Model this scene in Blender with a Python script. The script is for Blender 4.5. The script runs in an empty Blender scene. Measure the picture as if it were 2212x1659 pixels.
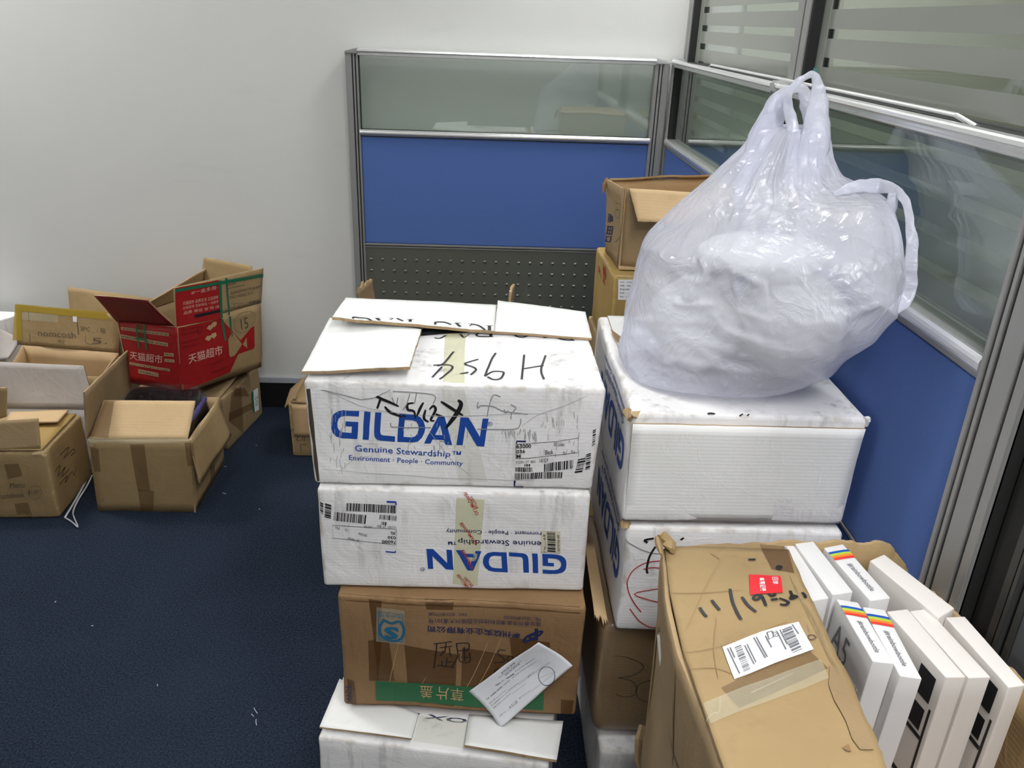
import bpy, bmesh, math, random
from mathutils import Vector, Matrix, noise, geometry
random.seed(7)
S = bpy.context.scene
COL = S.collection
PI = math.pi

# ------------------------------------------------------------------ camera
FX, YAW, PIT, ROL = 1774.5, 0.03728, 0.41713, -0.03588
CX, CY = 1106.0, 829.5
CAM = Vector((0.0, 0.0, 1.6))
def cam_axes():
    cy, sy = math.cos(YAW), math.sin(YAW)
    f0 = Vector((sy, cy, 0)); r0 = Vector((cy, -sy, 0)); z = Vector((0, 0, 1))
    f = f0*math.cos(PIT) - z*math.sin(PIT)
    d = -(f0*math.sin(PIT) + z*math.cos(PIT))
    c, s = math.cos(ROL), math.sin(ROL)
    return r0*c + d*s, -r0*s + d*c, f
AR, AD, AF = cam_axes()
cd = bpy.data.cameras.new('camera'); cam = bpy.data.objects.new('camera', cd); COL.objects.link(cam)
cd.sensor_fit = 'HORIZONTAL'; cd.sensor_width = 36.0; cd.lens = FX/2212.0*36.0
cd.clip_start = 0.02; cd.clip_end = 50
cam.matrix_world = Matrix(((AR.x, -AD.x, -AF.x, CAM.x), (AR.y, -AD.y, -AF.y, CAM.y), (AR.z, -AD.z, -AF.z, CAM.z), (0, 0, 0, 1)))
S.camera = cam

# ------------------------------------------------------------------ world + exposure
W = bpy.data.worlds.new('room_air'); S.world = W; W.use_nodes = True
W.node_tree.nodes['Background'].inputs[0].default_value = (0.9, 0.95, 1.0, 1)
W.node_tree.nodes['Background'].inputs[1].default_value = 0.02
S.view_settings.view_transform = 'Standard'
try: S.view_settings.look = 'None'
except Exception: pass
S.view_settings.exposure = 0.0; S.view_settings.gamma = 1.0
S.view_settings.use_curve_mapping = False
# ceiling troffers of this office: (x, y, half width, half length, strength)
LIGHTS = [(-1.1, 2.0, 0.15, 0.60, 11.0), (-2.3, 2.2, 0.15, 0.60, 8.5), (0.1, -0.9, 0.30, 0.60, 21.0), (0.52, 0.2, 0.15, 0.60, 27.0), (-2.6, 3.02, 0.30, 0.15, 74.0), (0.50, 2.88, 0.15, 0.20, 49.0)]
NEXT_LIGHTS = [(1.25, 2.3, 0.15, 0.5, 26.0)]

# ------------------------------------------------------------------ helpers
def lin(c):
    if isinstance(c, str):
        c = c.lstrip('#'); c = tuple(int(c[i:i+2], 16)/255 for i in (0, 2, 4))
    return tuple((v/12.92 if v <= 0.04045 else ((v+0.055)/1.055)**2.4) for v in c[:3]) + (1.0,)

def ray(px, py):
    return AR*((px-CX)/FX) + AD*((py-CY)/FX) + AF
def atZ(p, z): r = ray(*p); return CAM + r*((z-CAM.z)/r.z)
def atY(p, y): r = ray(*p); return CAM + r*((y-CAM.y)/r.y)
def atX(p, x): r = ray(*p); return CAM + r*((x-CAM.x)/r.x)
def proj(P):
    q = P-CAM; z = q.dot(AF)
    return CX + FX*q.dot(AR)/z, CY + FX*q.dot(AD)/z

def link(o): COL.objects.link(o); return o
def tag(o, label=None, cat=None, group=None, kind=None):
    if label: o['label'] = label
    if cat: o['category'] = cat
    if group: o['group'] = group
    if kind: o['kind'] = kind
    return o

class Thing:
    """An Empty at the base that parents its parts (or, with structure=True, a piece of the setting)."""
    def __init__(s, name, label, cat, loc, group=None, kind=None):
        s.e = link(bpy.data.objects.new(name, None)); s.e.location = loc; s.loc = Vector(loc)
        s.e.empty_display_size = 0.05
        tag(s.e, label, cat, group, kind)
    def mesh(s, name, vf, mats, idx=None, smooth=False, parent=None, label=None, uv=None, attr=None):
        V, F = vf
        me = bpy.data.meshes.new(name)
        me.from_pydata([tuple(Vector(v)-s.loc) for v in V], [], F)
        o = finish(me, name, mats, idx, smooth, parent or s.e, label, attr)
        if any(w in name for w in ('print', 'writing', 'text', 'letter', 'marks', 'crease', 'scribble', 'barcode', 'form_', 'glint', 'pen_mark', 'corner_mark', 'emblem', 'strip')): o['kind'] = 'stuff'
        return o

def finish(me, name, mats, idx=None, smooth=False, parent=None, label=None, attr=None):
    for m in (mats if isinstance(mats, (list, tuple)) else [mats]): me.materials.append(m)
    if idx: me.polygons.foreach_set('material_index', idx)
    if smooth: me.polygons.foreach_set('use_smooth', [True]*len(me.polygons))
    if attr:
        a = me.attributes.new('wear', 'FLOAT', 'POINT'); a.data.foreach_set('value', attr)
    me.update()
    o = link(bpy.data.objects.new(name, me))
    if parent is not None: o.parent = parent
    if label: o['label'] = label
    return o

def top_mesh(name, vf, mats, idx=None, smooth=False, **k):
    """single-mesh top-level object, origin at its base centre"""
    V, F = vf; V = [Vector(v) for v in V]
    lo = Vector((min(v.x for v in V), min(v.y for v in V), min(v.z for v in V)))
    hi = Vector((max(v.x for v in V), max(v.y for v in V), max(v.z for v in V)))
    c = Vector(((lo.x+hi.x)/2, (lo.y+hi.y)/2, lo.z))
    me = bpy.data.meshes.new(name); me.from_pydata([tuple(v-c) for v in V], [], F)
    o = finish(me, name, mats, idx, smooth); o.location = c
    return tag(o, **k)

def join(*vfs):
    V, F = [], []
    for v, f in vfs:
        n = len(V); V += list(v); F += [tuple(i+n for i in q) for q in f]
    return V, F

def boxvf(x0, x1, y0, y1, z0, z1, b=0.0):
    if b <= 0:
        V = [(x, y, z) for z in (z0, z1) for y in (y0, y1) for x in (x0, x1)]
        return V, [(0, 2, 3, 1), (4, 5, 7, 6), (0, 1, 5, 4), (2, 6, 7, 3), (0, 4, 6, 2), (1, 3, 7, 5)]
    bm = bmesh.new(); bmesh.ops.create_cube(bm, size=1)
    bmesh.ops.scale(bm, vec=(x1-x0, y1-y0, z1-z0), verts=bm.verts)
    bmesh.ops.translate(bm, vec=((x0+x1)/2, (y0+y1)/2, (z0+z1)/2), verts=bm.verts)
    bmesh.ops.bevel(bm, geom=bm.edges[:], offset=b, segments=2, affect='EDGES')
    V = [v.co.copy() for v in bm.verts]; F = [tuple(v.index for v in f.verts) for f in bm.faces]; bm.free()
    return V, F

def prism(prof, a, b, xdir, ydir):
    """extrude a closed 2-D profile (list of (u,v)) from point a to b; u along xdir, v along ydir"""
    a, b, X, Y = Vector(a), Vector(b), Vector(xdir), Vector(ydir)
    n = len(prof)
    V = [a + X*u + Y*v for u, v in prof] + [b + X*u + Y*v for u, v in prof]
    F = [(i, (i+1) % n, n+(i+1) % n, n+i) for i in range(n)] + [tuple(range(n-1, -1, -1)), tuple(range(n, 2*n))]
    return V, F

def tube(pts, r, n=6, flat=1.0):
    pts = [Vector(p) for p in pts]; V, F = [], []
    for i, p in enumerate(pts):
        t = (pts[min(i+1, len(pts)-1)] - pts[max(i-1, 0)]).normalized()
        u = t.cross(Vector((0.3, -1, 0.2))).normalized(); w = t.cross(u).normalized()
        rr = r[i] if isinstance(r, (list, tuple)) else r
        for k in range(n):
            a = 2*PI*k/n; V.append(p + u*math.cos(a)*rr + w*math.sin(a)*rr*flat)
    for i in range(len(pts)-1):
        for k in range(n): F.append((i*n+k, i*n+(k+1) % n, (i+1)*n+(k+1) % n, (i+1)*n+k))
    F += [tuple(range(n-1, -1, -1)), tuple((len(pts)-1)*n+k for k in range(n))]
    return V, F

def smoothline(pts, k=6):
    P = [Vector(p) for p in pts]; out = []
    for i in range(len(P)-1):
        p0 = P[max(i-1, 0)]; p1 = P[i]; p2 = P[i+1]; p3 = P[min(i+2, len(P)-1)]
        for j in range(k):
            t = j/k
            out.append(0.5*((2*p1) + (p2-p0)*t + (2*p0-5*p1+4*p2-p3)*t*t + (3*p1-p0-3*p2+p3)*t**3))
    out.append(P[-1]); return out

# ------------------------------------------------------------------ surfaces that print can lie on
class Face:
    """P(u,v,off) gives a world point; u,v in 0..1"""
    def __init__(s, fn, flat=None): s.fn = fn; s.flat = flat or fn
    def base(s, u, v): return s.fn(u, v)
    def P(s, u, v, off=0.0):
        p = s.fn(u, v)
        if off == 0: return p
        e = 0.01
        a = s.fn(u+e, v)-s.fn(u-e, v); b = s.fn(u, v+e)-s.fn(u, v-e)
        n = a.cross(b).normalized()
        if n.dot(CAM-p) < 0: n = -n
        return p + n*off
    def uv(s, px):
        u = v = 0.5
        for _ in range(14):
            x, y = proj(s.flat(u, v)); rx, ry = px[0]-x, px[1]-y
            if abs(rx)+abs(ry) < 0.02: break
            e = 1e-3
            xu, yu = proj(s.flat(u+e, v)); xv, yv = proj(s.flat(u, v+e))
            a, b, c, d = (xu-x)/e, (xv-x)/e, (yu-y)/e, (yv-y)/e
            det = a*d-b*c
            if abs(det) < 1e-9: break
            u += max(-.6, min(.6, (d*rx-b*ry)/det)); v += max(-.6, min(.6, (-c*rx+a*ry)/det))
        return u, v

def bil(c00, c10, c11, c01):
    c00, c10, c11, c01 = map(Vector, (c00, c10, c11, c01))
    return lambda u, v: c00*((1-u)*(1-v)) + c10*(u*(1-v)) + c11*(u*v) + c01*((1-u)*v)

OFF = 0.0009
def decal_from2d(face, pts2, faces, off=OFF, maxlen=0.02):
    """pts2 in face uv; subdivide long edges, then lay on the face"""
    bm = bmesh.new()
    # metric scale of the face
    su = (face.base(1, .5)-face.base(0, .5)).length; sv = (face.base(.5, 1)-face.base(.5, 0)).length
    vs = [bm.verts.new((u*su, v*sv, 0)) for u, v in pts2]
    for f in faces:
        try: bm.faces.new([vs[i] for i in f])
        except ValueError: pass
    for _ in range(5):
        es = [e for e in bm.edges if e.calc_length() > maxlen]
        if not es: break
        bmesh.ops.subdivide_edges(bm, edges=es, cuts=1, use_grid_fill=False)
        bmesh.ops.triangulate(bm, faces=[f for f in bm.faces if len(f.verts) > 3])
    bm.verts.index_update()
    V = [face.P(v.co.x/su, v.co.y/sv, off) for v in bm.verts]
    F = [tuple(v.index for v in f.verts) for f in bm.faces]
    bm.free(); return V, F

def quad_on(face, pxs, off=OFF, n=None, jag=0.0):
    """tape or label: 4 pixel corners -> grid decal"""
    q = [face.uv(p) for p in pxs]
    B = bil(*[(a, b, 0) for a, b in q])
    l1 = (face.base(*q[1])-face.base(*q[0])).length; l2 = (face.base(*q[3])-face.base(*q[0])).length
    nu = max(1, min(24, int(l1/0.02)+1)); nv = max(1, min(24, int(l2/0.02)+1))
    V = []; F = []
    for j in range(nv+1):
        for i in range(nu+1):
            p = B(i/nu, j/nv); u, v = p.x, p.y
            if jag and (i in (0, nu) or j in (0, nv)):
                u += random.uniform(-1, 1)*jag; v += random.uniform(-1, 1)*jag
            V.append(face.P(u, v, off))
    for j in range(nv):
        for i in range(nu):
            a = j*(nu+1)+i; F.append((a, a+1, a+nu+2, a+nu+1))
    return V, F

def poly_on(face, pxs, off=OFF):
    uv = [face.uv(p) for p in pxs]
    tris = geometry.tessellate_polygon([[Vector((u, v, 0)) for u, v in uv]])
    return decal_from2d(face, uv, tris, off)

def stroke_on(face, pxs, w, off=OFF*1.3, curve=True, taper=False):
    uv = [face.uv(p) for p in pxs]
    if curve and len(uv) > 2:
        uv = [(p.x, p.y) for p in smoothline([(a, b, 0) for a, b in uv], 5)]
    P = [face.P(u, v, off) for u, v in uv]; n = len(P); V = []; F = []
    for i in range(n):
        t = P[min(i+1, n-1)]-P[max(i-1, 0)]
        if t.length < 1e-9: t = Vector((1, 0, 0))
        nrm = (face.P(*uv[i], 0.01)-face.P(*uv[i], 0.0)).normalized()
        s = t.normalized().cross(nrm).normalized()*w/2
        if taper: s *= 0.45+0.55*math.sin(PI*min(1, (i+0.6)/n))
        V += [P[i]-s, P[i]+s]
    for i in range(n-1): F.append((2*i, 2*i+1, 2*i+3, 2*i+2))
    return V, F

_tc = {}
def text2d(s, bold=0.0, shear=0.0):
    k = (s, bold, shear)
    if k in _tc: return _tc[k]
    cu = bpy.data.curves.new('txt', 'FONT'); cu.body = s; cu.size = 1.0; cu.offset = bold; cu.shear = shear
    cu.resolution_u = 2; cu.fill_mode = 'FRONT'
    o = link(bpy.data.objects.new('txt', cu)); dg = bpy.context.evaluated_depsgraph_get()
    me = bpy.data.meshes.new_from_object(o.evaluated_get(dg))
    V = [(v.co.x, v.co.y) for v in me.vertices]; F = [tuple(p.vertices) for p in me.polygons]
    bpy.data.objects.remove(o); bpy.data.meshes.remove(me); bpy.data.curves.remove(cu)
    if not V: V = [(0, 0), (1, 0), (1, 1)]; F = []
    x0 = min(v[0] for v in V); x1 = max(v[0] for v in V)
    cjk = any(ord(c) > 0x2e80 for c in s)
    y0 = min(v[1] for v in V) if cjk else 0.0
    y1 = max(v[1] for v in V) if cjk else 0.70
    V = [((a-x0)/(x1-x0), (b-y0)/(y1-y0)) for a, b in V]
    _tc[k] = (V, F); return _tc[k]

def text_on(face, s, a, b, c, bold=0.0, shear=0.0, off=OFF*1.2):
    """a,b = pixels of baseline start and end, c = pixel of cap top above a"""
    V, F = text2d(s, bold, shear)
    A, B_, C_ = face.uv(a), face.uv(b), face.uv(c)
    P = [(A[0]+(B_[0]-A[0])*x+(C_[0]-A[0])*y, A[1]+(B_[1]-A[1])*x+(C_[1]-A[1])*y) for x, y in V]
    return decal_from2d(face, P, F, off, 0.03)

def bars_on(face, a, b, c, seed=1, n=40, off=OFF*1.3):
    """barcode: a,b = ends of the bars' foot line, c = top above a"""
    rnd = random.Random(seed)
    A, B_, C_ = face.uv(a), face.uv(b), face.uv(c); vfs = []
    x = 0.0; xs = []
    while x < n:
        w = rnd.choice((1, 1, 2, 3)); xs.append((x, x+w)); x += w + rnd.choice((1, 1, 2, 2))
    for s0, s1 in xs:
        if s1 > n: break
        Q = []
        for x, y in ((s0/n, 0), (s1/n, 0), (s1/n, 1), (s0/n, 1)):
            u = A[0]+(B_[0]-A[0])*x+(C_[0]-A[0])*y; v = A[1]+(B_[1]-A[1])*x+(C_[1]-A[1])*y
            Q.append(face.P(u, v, off))
        vfs.append((Q, [(0, 1, 2, 3)]))
    return join(*vfs)

# GILDAN wordmark, drawn from outlines (unit = cap height)
def wordmark():
    polys = []
    G = [(.99, 1), (.99, .80), (.50, .80), (.36, .77), (.27, .69), (.23, .58), (.22, .5), (.24, .38), (.30, .28), (.42, .215), (.76, .20), (.76, .44), (.52, .44), (.52, .61), (.98, .61), (.98, 0), (.42, 0), (.22, .04), (.09, .15), (.02, .30), (0, .5), (.02, .70), (.09, .85), (.22, .95), (.40, 1)]
    I = [(1.17, 0), (1.39, 0), (1.39, 1), (1.17, 1)]
    L = [(1.555, 1), (1.555, .30), (1.58, .14), (1.66, .04), (1.80, 0), (2.33, 0), (2.33, .19), (1.90, .19), (1.81, .22), (1.775, .33), (1.775, 1)]
    D1 = [(2.42, 0), (2.95, 0), (3.18, .06), (3.32, .20), (3.39, .38), (3.40, .5), (3.39, .62), (3.32, .80), (3.18, .94), (2.95, 1), (2.42, 1)]
    D2 = [(2.64, .19), (2.64, .81), (2.92, .81), (3.06, .77), (3.14, .66), (3.17, .5), (3.14, .34), (3.06, .23), (2.92, .19)]
    A1 = [(3.42, 0), (3.66, 0), (3.73, .16), (4.13, .16), (4.20, 0), (4.46, 0), (4.05, 1), (3.83, 1)]
    A2 = [(3.80, .33), (4.06, .33), (3.93, .68)]
    N = [(4.61, 0), (4.61, 1), (4.90, 1), (5.40, .34), (5.40, 1), (5.61, 1), (5.61, 0), (5.35, 0), (4.83, .68), (4.83, 0)]
    V, F = [], []
    for loops in ([G], [I], [L], [D1, D2], [A1, A2], [N]):
        tr = geometry.tessellate_polygon([[Vector((x, y, 0)) for x, y in l] for l in loops])
        n = len(V); V += [p for l in loops for p in l]; F += [tuple(i+n for i in t) for t in tr]
    return [(x/5.61, y) for x, y in V], F
WM = wordmark()
def wordmark_on(face, a, b, c):
    A, B_, C_ = face.uv(a), face.uv(b), face.uv(c)
    P = [(A[0]+(B_[0]-A[0])*x+(C_[0]-A[0])*y, A[1]+(B_[1]-A[1])*x+(C_[1]-A[1])*y) for x, y in WM[0]]
    return decal_from2d(face, P, WM[1], OFF, 0.02)

# ------------------------------------------------------------------ closed carton body
def steps(L, r, n):
    a = [0, r*0.35/L, r/L]; m = [r/L + (1-2*r/L)*i/n for i in range(1, n)]
    return a + m + [1-r/L, 1-r*0.35/L, 1.0]
class Carton:
    """8 corners given as c[i][j][k] (i: left-right, j: front-back, k: bottom-top)"""
    def __init__(s, foot, z0, z1, r=0.006, amp=0.003, freq=7.0, seed=0.0, foot_top=None, amp2=0.0008):
        # foot: front-left, front-right, back-right, back-left as (x,y)
        ft = foot_top or foot
        s.c = {}
        for k, (ff, z) in enumerate(((foot, z0), (ft, z1))):
            zz = z if isinstance(z, (list, tuple)) else [z]*4
            for (i, j), q, h in zip(((0, 0), (1, 0), (1, 1), (0, 1)), ff, zz): s.c[i, j, k] = Vector((q[0], q[1], h))
        s.L = ((s.c[1, 0, 0]-s.c[0, 0, 0]).length, (s.c[0, 1, 0]-s.c[0, 0, 0]).length, (s.c[0, 0, 1]-s.c[0, 0, 0]).length)
        s.r, s.amp, s.freq, s.seed, s.amp2 = r, amp, freq, Vector((seed, seed*2.3, -seed)), amp2
        s.mid = sum((v for v in s.c.values()), Vector())/8
    def tri(s, a, b, c):
        p = Vector()
        for (i, j, k), v in s.c.items(): p += v*((a if i else 1-a)*(b if j else 1-b)*(c if k else 1-c))
        return p
    def P(s, a, b, c):
        q = [a*s.L[0], b*s.L[1], c*s.L[2]]; m = [max(s.r, min(l-s.r, x)) for x, l in zip(q, s.L)]
        d = Vector(x-y for x, y in zip(q, m))
        if d.length > 1e-9:
            d = d.normalized()*s.r*min(1.0, max(abs(x) for x in d)/s.r) if max(abs(x) for x in d) < s.r*0.999 else d.normalized()*s.r
        q = [x+y for x, y in zip(m, d)]
        p = s.tri(*[x/l for x, l in zip(q, s.L)])
        n1 = noise.noise_vector(p*s.freq + s.seed)*s.amp
        n1.z *= 0.5 if 0.02 < c < 0.98 else 0.25
        n2 = noise.noise_vector(p*45 + s.seed)*s.amp2
        return p + n1 + n2
    def vf(s, n=(16, 12, 9)):
        g = [steps(s.L[i], s.r, n[i]) for i in range(3)]; idx = {}; V = []; F = []; wear = []
        def vid(i, j, k):
            if (i, j, k) not in idx:
                a, b, c = g[0][i], g[1][j], g[2][k]
                idx[i, j, k] = len(V); V.append(s.P(a, b, c))
                e = sorted((min(a, 1-a)*s.L[0], min(b, 1-b)*s.L[1], min(c, 1-c)*s.L[2]))
                wear.append(max(0.0, 1-e[1]/0.035))
            return idx[i, j, k]
        N = [len(x)-1 for x in g]
        for i in range(N[0]):
            for j in range(N[1]):
                F.append((vid(i, j, 0), vid(i, j+1, 0), vid(i+1, j+1, 0), vid(i+1, j, 0)))
                F.append((vid(i, j, N[2]), vid(i+1, j, N[2]), vid(i+1, j+1, N[2]), vid(i, j+1, N[2])))
        for i in range(N[0]):
            for k in range(N[2]):
                F.append((vid(i, 0, k), vid(i+1, 0, k), vid(i+1, 0, k+1), vid(i, 0, k+1)))
                F.append((vid(i, N[1], k), vid(i, N[1], k+1), vid(i+1, N[1], k+1), vid(i+1, N[1], k)))
        for j in range(N[1]):
            for k in range(N[2]):
                F.append((vid(0, j, k), vid(0, j, k+1), vid(0, j+1, k+1), vid(0, j+1, k)))
                F.append((vid(N[0], j, k), vid(N[0], j+1, k), vid(N[0], j+1, k+1), vid(N[0], j, k+1)))
        s.wear = wear
        return V, F
    def face(s, w):
        ar = {'front': lambda u, v: (u, 0, v), 'left': lambda u, v: (0, u, v), 'right': lambda u, v: (1, u, v), 'top': lambda u, v: (u, v, 1)}[w]
        return Face(lambda u, v: s.P(*ar(u, v)), lambda u, v: s.tri(*ar(u, v)))

# a sheet of cardboard with thickness; outer side = +normal of (u x v)
class Sheet:
    def __init__(s, c00, c10, c11, c01, th=0.005, amp=0.003, freq=8, seed=0.0, bend=0.0, jag=(0, 0, 0, 0)):
        s.b = bil(c00, c10, c11, c01); s.th = th; s.amp = amp; s.freq = freq; s.seed = Vector((seed, -seed, seed*1.7)); s.bend = bend
        s.n = (Vector(c10)-Vector(c00)).cross(Vector(c01)-Vector(c00)).normalized(); s.jag = jag
    def P(s, u, v):
        p = s.b(u, v)
        return p + s.n*(s.bend*4*u*(1-u) + noise.noise(p*s.freq+s.seed)*s.amp*2) + noise.noise_vector(p*40+s.seed)*0.0006
    def face(s): return Face(lambda u, v: s.P(u, v), lambda u, v: s.b(u, v))
    def vf(s, nu=14, nv=8):
        V = []; F = []; idx = []
        j0, j1, j2, j3 = s.jag  # jag on bottom(v=0), right(u=1), top(v=1), left(u=0)
        for side in (0, 1):
            for j in range(nv+1):
                for i in range(nu+1):
                    u, v = i/nu, j/nv
                    r = noise.noise(Vector((u*9, v*9, s.seed.x+3)))+0.6*noise.noise(Vector((u*31, v*31, s.seed.x)))
                    if j == 0: v -= j0*r
                    if j == nv: v += j2*r
                    if i == 0: u -= j3*r
                    if i == nu: u += j1*r
                    V.append(s.P(u, v) - s.n*(s.th if side else 0))
        M = (nu+1)*(nv+1)
        for j in range(nv):
            for i in range(nu):
                a = j*(nu+1)+i
                F.append((a, a+1, a+nu+2, a+nu+1)); idx.append(0)
                F.append((M+a, M+a+nu+1, M+a+nu+2, M+a+1)); idx.append(1)
        for i in range(nu):
            a = i; F.append((a, M+a, M+a+1, a+1)); idx.append(2)
            a = nv*(nu+1)+i; F.append((a, a+1, M+a+1, M+a)); idx.append(2)
        for j in range(nv):
            a = j*(nu+1); F.append((a, a+nu+1, M+a+nu+1, M+a)); idx.append(2)
            a = j*(nu+1)+nu; F.append((a, M+a, M+a+nu+1, a+nu+1)); idx.append(2)
        return V, F, idx
# ------------------------------------------------------------------ materials (all procedural)
def newmat(name):
    m = bpy.data.materials.new(name); m.use_nodes = True
    nt = m.node_tree; return m, nt, nt.nodes['Principled BSDF']
def nd(nt, t, **k):
    n = nt.nodes.new(t)
    for a, b in k.items():
        if a.startswith('i_'):
            n.inputs[int(a[2:])].default_value = b
        else: setattr(n, a, b)
    return n
def ramp(nt, fac, stops):
    r = nt.nodes.new('ShaderNodeValToRGB'); r.color_ramp.elements[0].position = stops[0][0]; r.color_ramp.elements[0].color = stops[0][1]
    r.color_ramp.elements[1].position = stops[-1][0]; r.color_ramp.elements[1].color = stops[-1][1]
    for p, c in stops[1:-1]:
        e = r.color_ramp.elements.new(p); e.color = c
    nt.links.new(fac, r.inputs[0]); return r.outputs[0]
def mixc(nt, fac, a, b):
    m = nt.nodes.new('ShaderNodeMix'); m.data_type = 'RGBA'
    for s, v in ((0, fac), (6, a), (7, b)):
        if isinstance(v, (tuple, float, int)): m.inputs[s].default_value = v
        else: nt.links.new(v, m.inputs[s])
    return m.outputs[2]
def simple(name, col, rough=0.6, metal=0.0, spec=0.5, bump=0.0, bscale=200):
    m, nt, b = newmat(name)
    b.inputs['Base Color'].default_value = lin(col); b.inputs['Roughness'].default_value = rough
    b.inputs['Metallic'].default_value = metal; b.inputs['Specular IOR Level'].default_value = spec
    if bump:
        n = nd(nt, 'ShaderNodeTexNoise'); n.inputs['Scale'].default_value = bscale
        bp = nd(nt, 'ShaderNodeBump'); bp.inputs['Strength'].default_value = bump; bp.inputs['Distance'].default_value = 0.002
        nt.links.new(n.outputs[0], bp.inputs['Height']); nt.links.new(bp.outputs[0], b.inputs['Normal'])
    return m
def cardboard(name, base, dark, wearcol=None, rough=0.75, smudge=0.25, crease=0.35, spec=0.3, dirt='#6d6a62', wearamt=0.5):
    """paper liner: fibre mottling, faint flute lines, smudges, scuffed edges, crumple relief"""
    m, nt, b = newmat(name)
    tc = nd(nt, 'ShaderNodeTexCoord'); obj = tc.outputs['Object']
    n1 = nd(nt, 'ShaderNodeTexNoise'); n1.inputs['Scale'].default_value = 5; n1.inputs['Detail'].default_value = 6; nt.links.new(obj, n1.inputs['Vector'])
    c = mixc(nt, ramp(nt, n1.outputs[0], [(0.35, (0, 0, 0, 1)), (0.7, (1, 1, 1, 1))]), lin(base), lin(dark))
    # smudges: stretched vertical streak noise
    mp = nd(nt, 'ShaderNodeMapping'); mp.inputs['Scale'].default_value = (60, 60, 7); nt.links.new(obj, mp.inputs['Vector'])
    n2 = nd(nt, 'ShaderNodeTexNoise'); n2.inputs['Scale'].default_value = 1; n2.inputs['Detail'].default_value = 5; nt.links.new(mp.outputs[0], n2.inputs['Vector'])
    n3 = nd(nt, 'ShaderNodeTexNoise'); n3.inputs['Scale'].default_value = 9; n3.inputs['Detail'].default_value = 3; nt.links.new(obj, n3.inputs['Vector'])
    mm = nd(nt, 'ShaderNodeMath', operation='MULTIPLY')
    a1 = ramp(nt, n2.outputs[0], [(0.52, (0, 0, 0, 1)), (0.72, (1, 1, 1, 1))]); a2 = ramp(nt, n3.outputs[0], [(0.48, (0, 0, 0, 1)), (0.68, (1, 1, 1, 1))])
    nt.links.new(a1, mm.inputs[0]); nt.links.new(a2, mm.inputs[1])
    ms = nd(nt, 'ShaderNodeMath', operation='MULTIPLY'); nt.links.new(mm.outputs[0], ms.inputs[0]); ms.inputs[1].default_value = smudge
    c = mixc(nt, ms.outputs[0], c, lin(dirt))
    if wearcol:
        at = nd(nt, 'ShaderNodeAttribute'); at.attribute_name = 'wear'
        n4 = nd(nt, 'ShaderNodeTexNoise'); n4.inputs['Scale'].default_value = 38; n4.inputs['Detail'].default_value = 5; nt.links.new(obj, n4.inputs['Vector'])
        mw = nd(nt, 'ShaderNodeMath', operation='MULTIPLY'); nt.links.new(at.outputs['Fac'], mw.inputs[0]); nt.links.new(n4.outputs[0], mw.inputs[1])
        f = ramp(nt, mw.outputs[0], [(0.42, (0, 0, 0, 1)), (0.58, (wearamt,)*3+(1,))])
        c = mixc(nt, f, c, lin(wearcol))
    nt.links.new(c, b.inputs['Base Color'])
    b.inputs['Roughness'].default_value = rough; b.inputs['Specular IOR Level'].default_value = spec
    # relief: flutes + crumples
    w = nd(nt, 'ShaderNodeTexWave'); w.bands_direction = 'Z'; w.inputs['Scale'].default_value = 45; w.inputs['Distortion'].default_value = 1.0; nt.links.new(obj, w.inputs['Vector'])
    n5 = nd(nt, 'ShaderNodeTexNoise'); n5.inputs['Scale'].default_value = 11; n5.inputs['Detail'].default_value = 4; n5.inputs['Distortion'].default_value = 0.8; nt.links.new(obj, n5.inputs['Vector'])
    v = nd(nt, 'ShaderNodeTexVoronoi'); v.feature = 'DISTANCE_TO_EDGE'; v.inputs['Scale'].default_value = 7
    mx = nd(nt, 'ShaderNodeVectorMath', operation='ADD'); nt.links.new(obj, mx.inputs[0])
    sc = nd(nt, 'ShaderNodeVectorMath', operation='SCALE'); sc.inputs['Scale'].default_value = 0.12; nt.links.new(n5.outputs['Color'], sc.inputs[0]); nt.links.new(sc.outputs[0], mx.inputs[1]); nt.links.new(mx.outputs[0], v.inputs['Vector'])
    cr = ramp(nt, v.outputs['Distance'], [(0.0, (1, 1, 1, 1)), (0.035, (0, 0, 0, 1))])
    b1 = nd(nt, 'ShaderNodeBump'); b1.inputs['Strength'].default_value = 0.06; b1.inputs['Distance'].default_value = 0.002; nt.links.new(w.outputs[0], b1.inputs['Height'])
    b2 = nd(nt, 'ShaderNodeBump'); b2.inputs['Strength'].default_value = crease; b2.inputs['Distance'].default_value = 0.012; nt.links.new(n5.outputs[0], b2.inputs['Height']); nt.links.new(b1.outputs[0], b2.inputs['Normal'])
    b3 = nd(nt, 'ShaderNodeBump'); b3.inputs['Strength'].default_value = crease*0.5; b3.inputs['Distance'].default_value = 0.002; nt.links.new(cr, b3.inputs['Height']); nt.links.new(b2.outputs[0], b3.inputs['Normal'])
    nt.links.new(b3.outputs[0], b.inputs['Normal'])
    return m
def tapemat(name, col, alpha, rough=0.18):
    m, nt, b = newmat(name)
    b.inputs['Base Color'].default_value = lin(col); b.inputs['Roughness'].default_value = rough; b.inputs['Specular IOR Level'].default_value = 0.6
    n = nd(nt, 'ShaderNodeTexNoise'); n.inputs['Scale'].default_value = 60; n.inputs['Detail'].default_value = 3
    bp = nd(nt, 'ShaderNodeBump'); bp.inputs['Strength'].default_value = 0.25; bp.inputs['Distance'].default_value = 0.003
    nt.links.new(n.outputs[0], bp.inputs['Height']); nt.links.new(bp.outputs[0], b.inputs['Normal'])
    b.inputs['Alpha'].default_value = alpha
    return m
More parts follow.
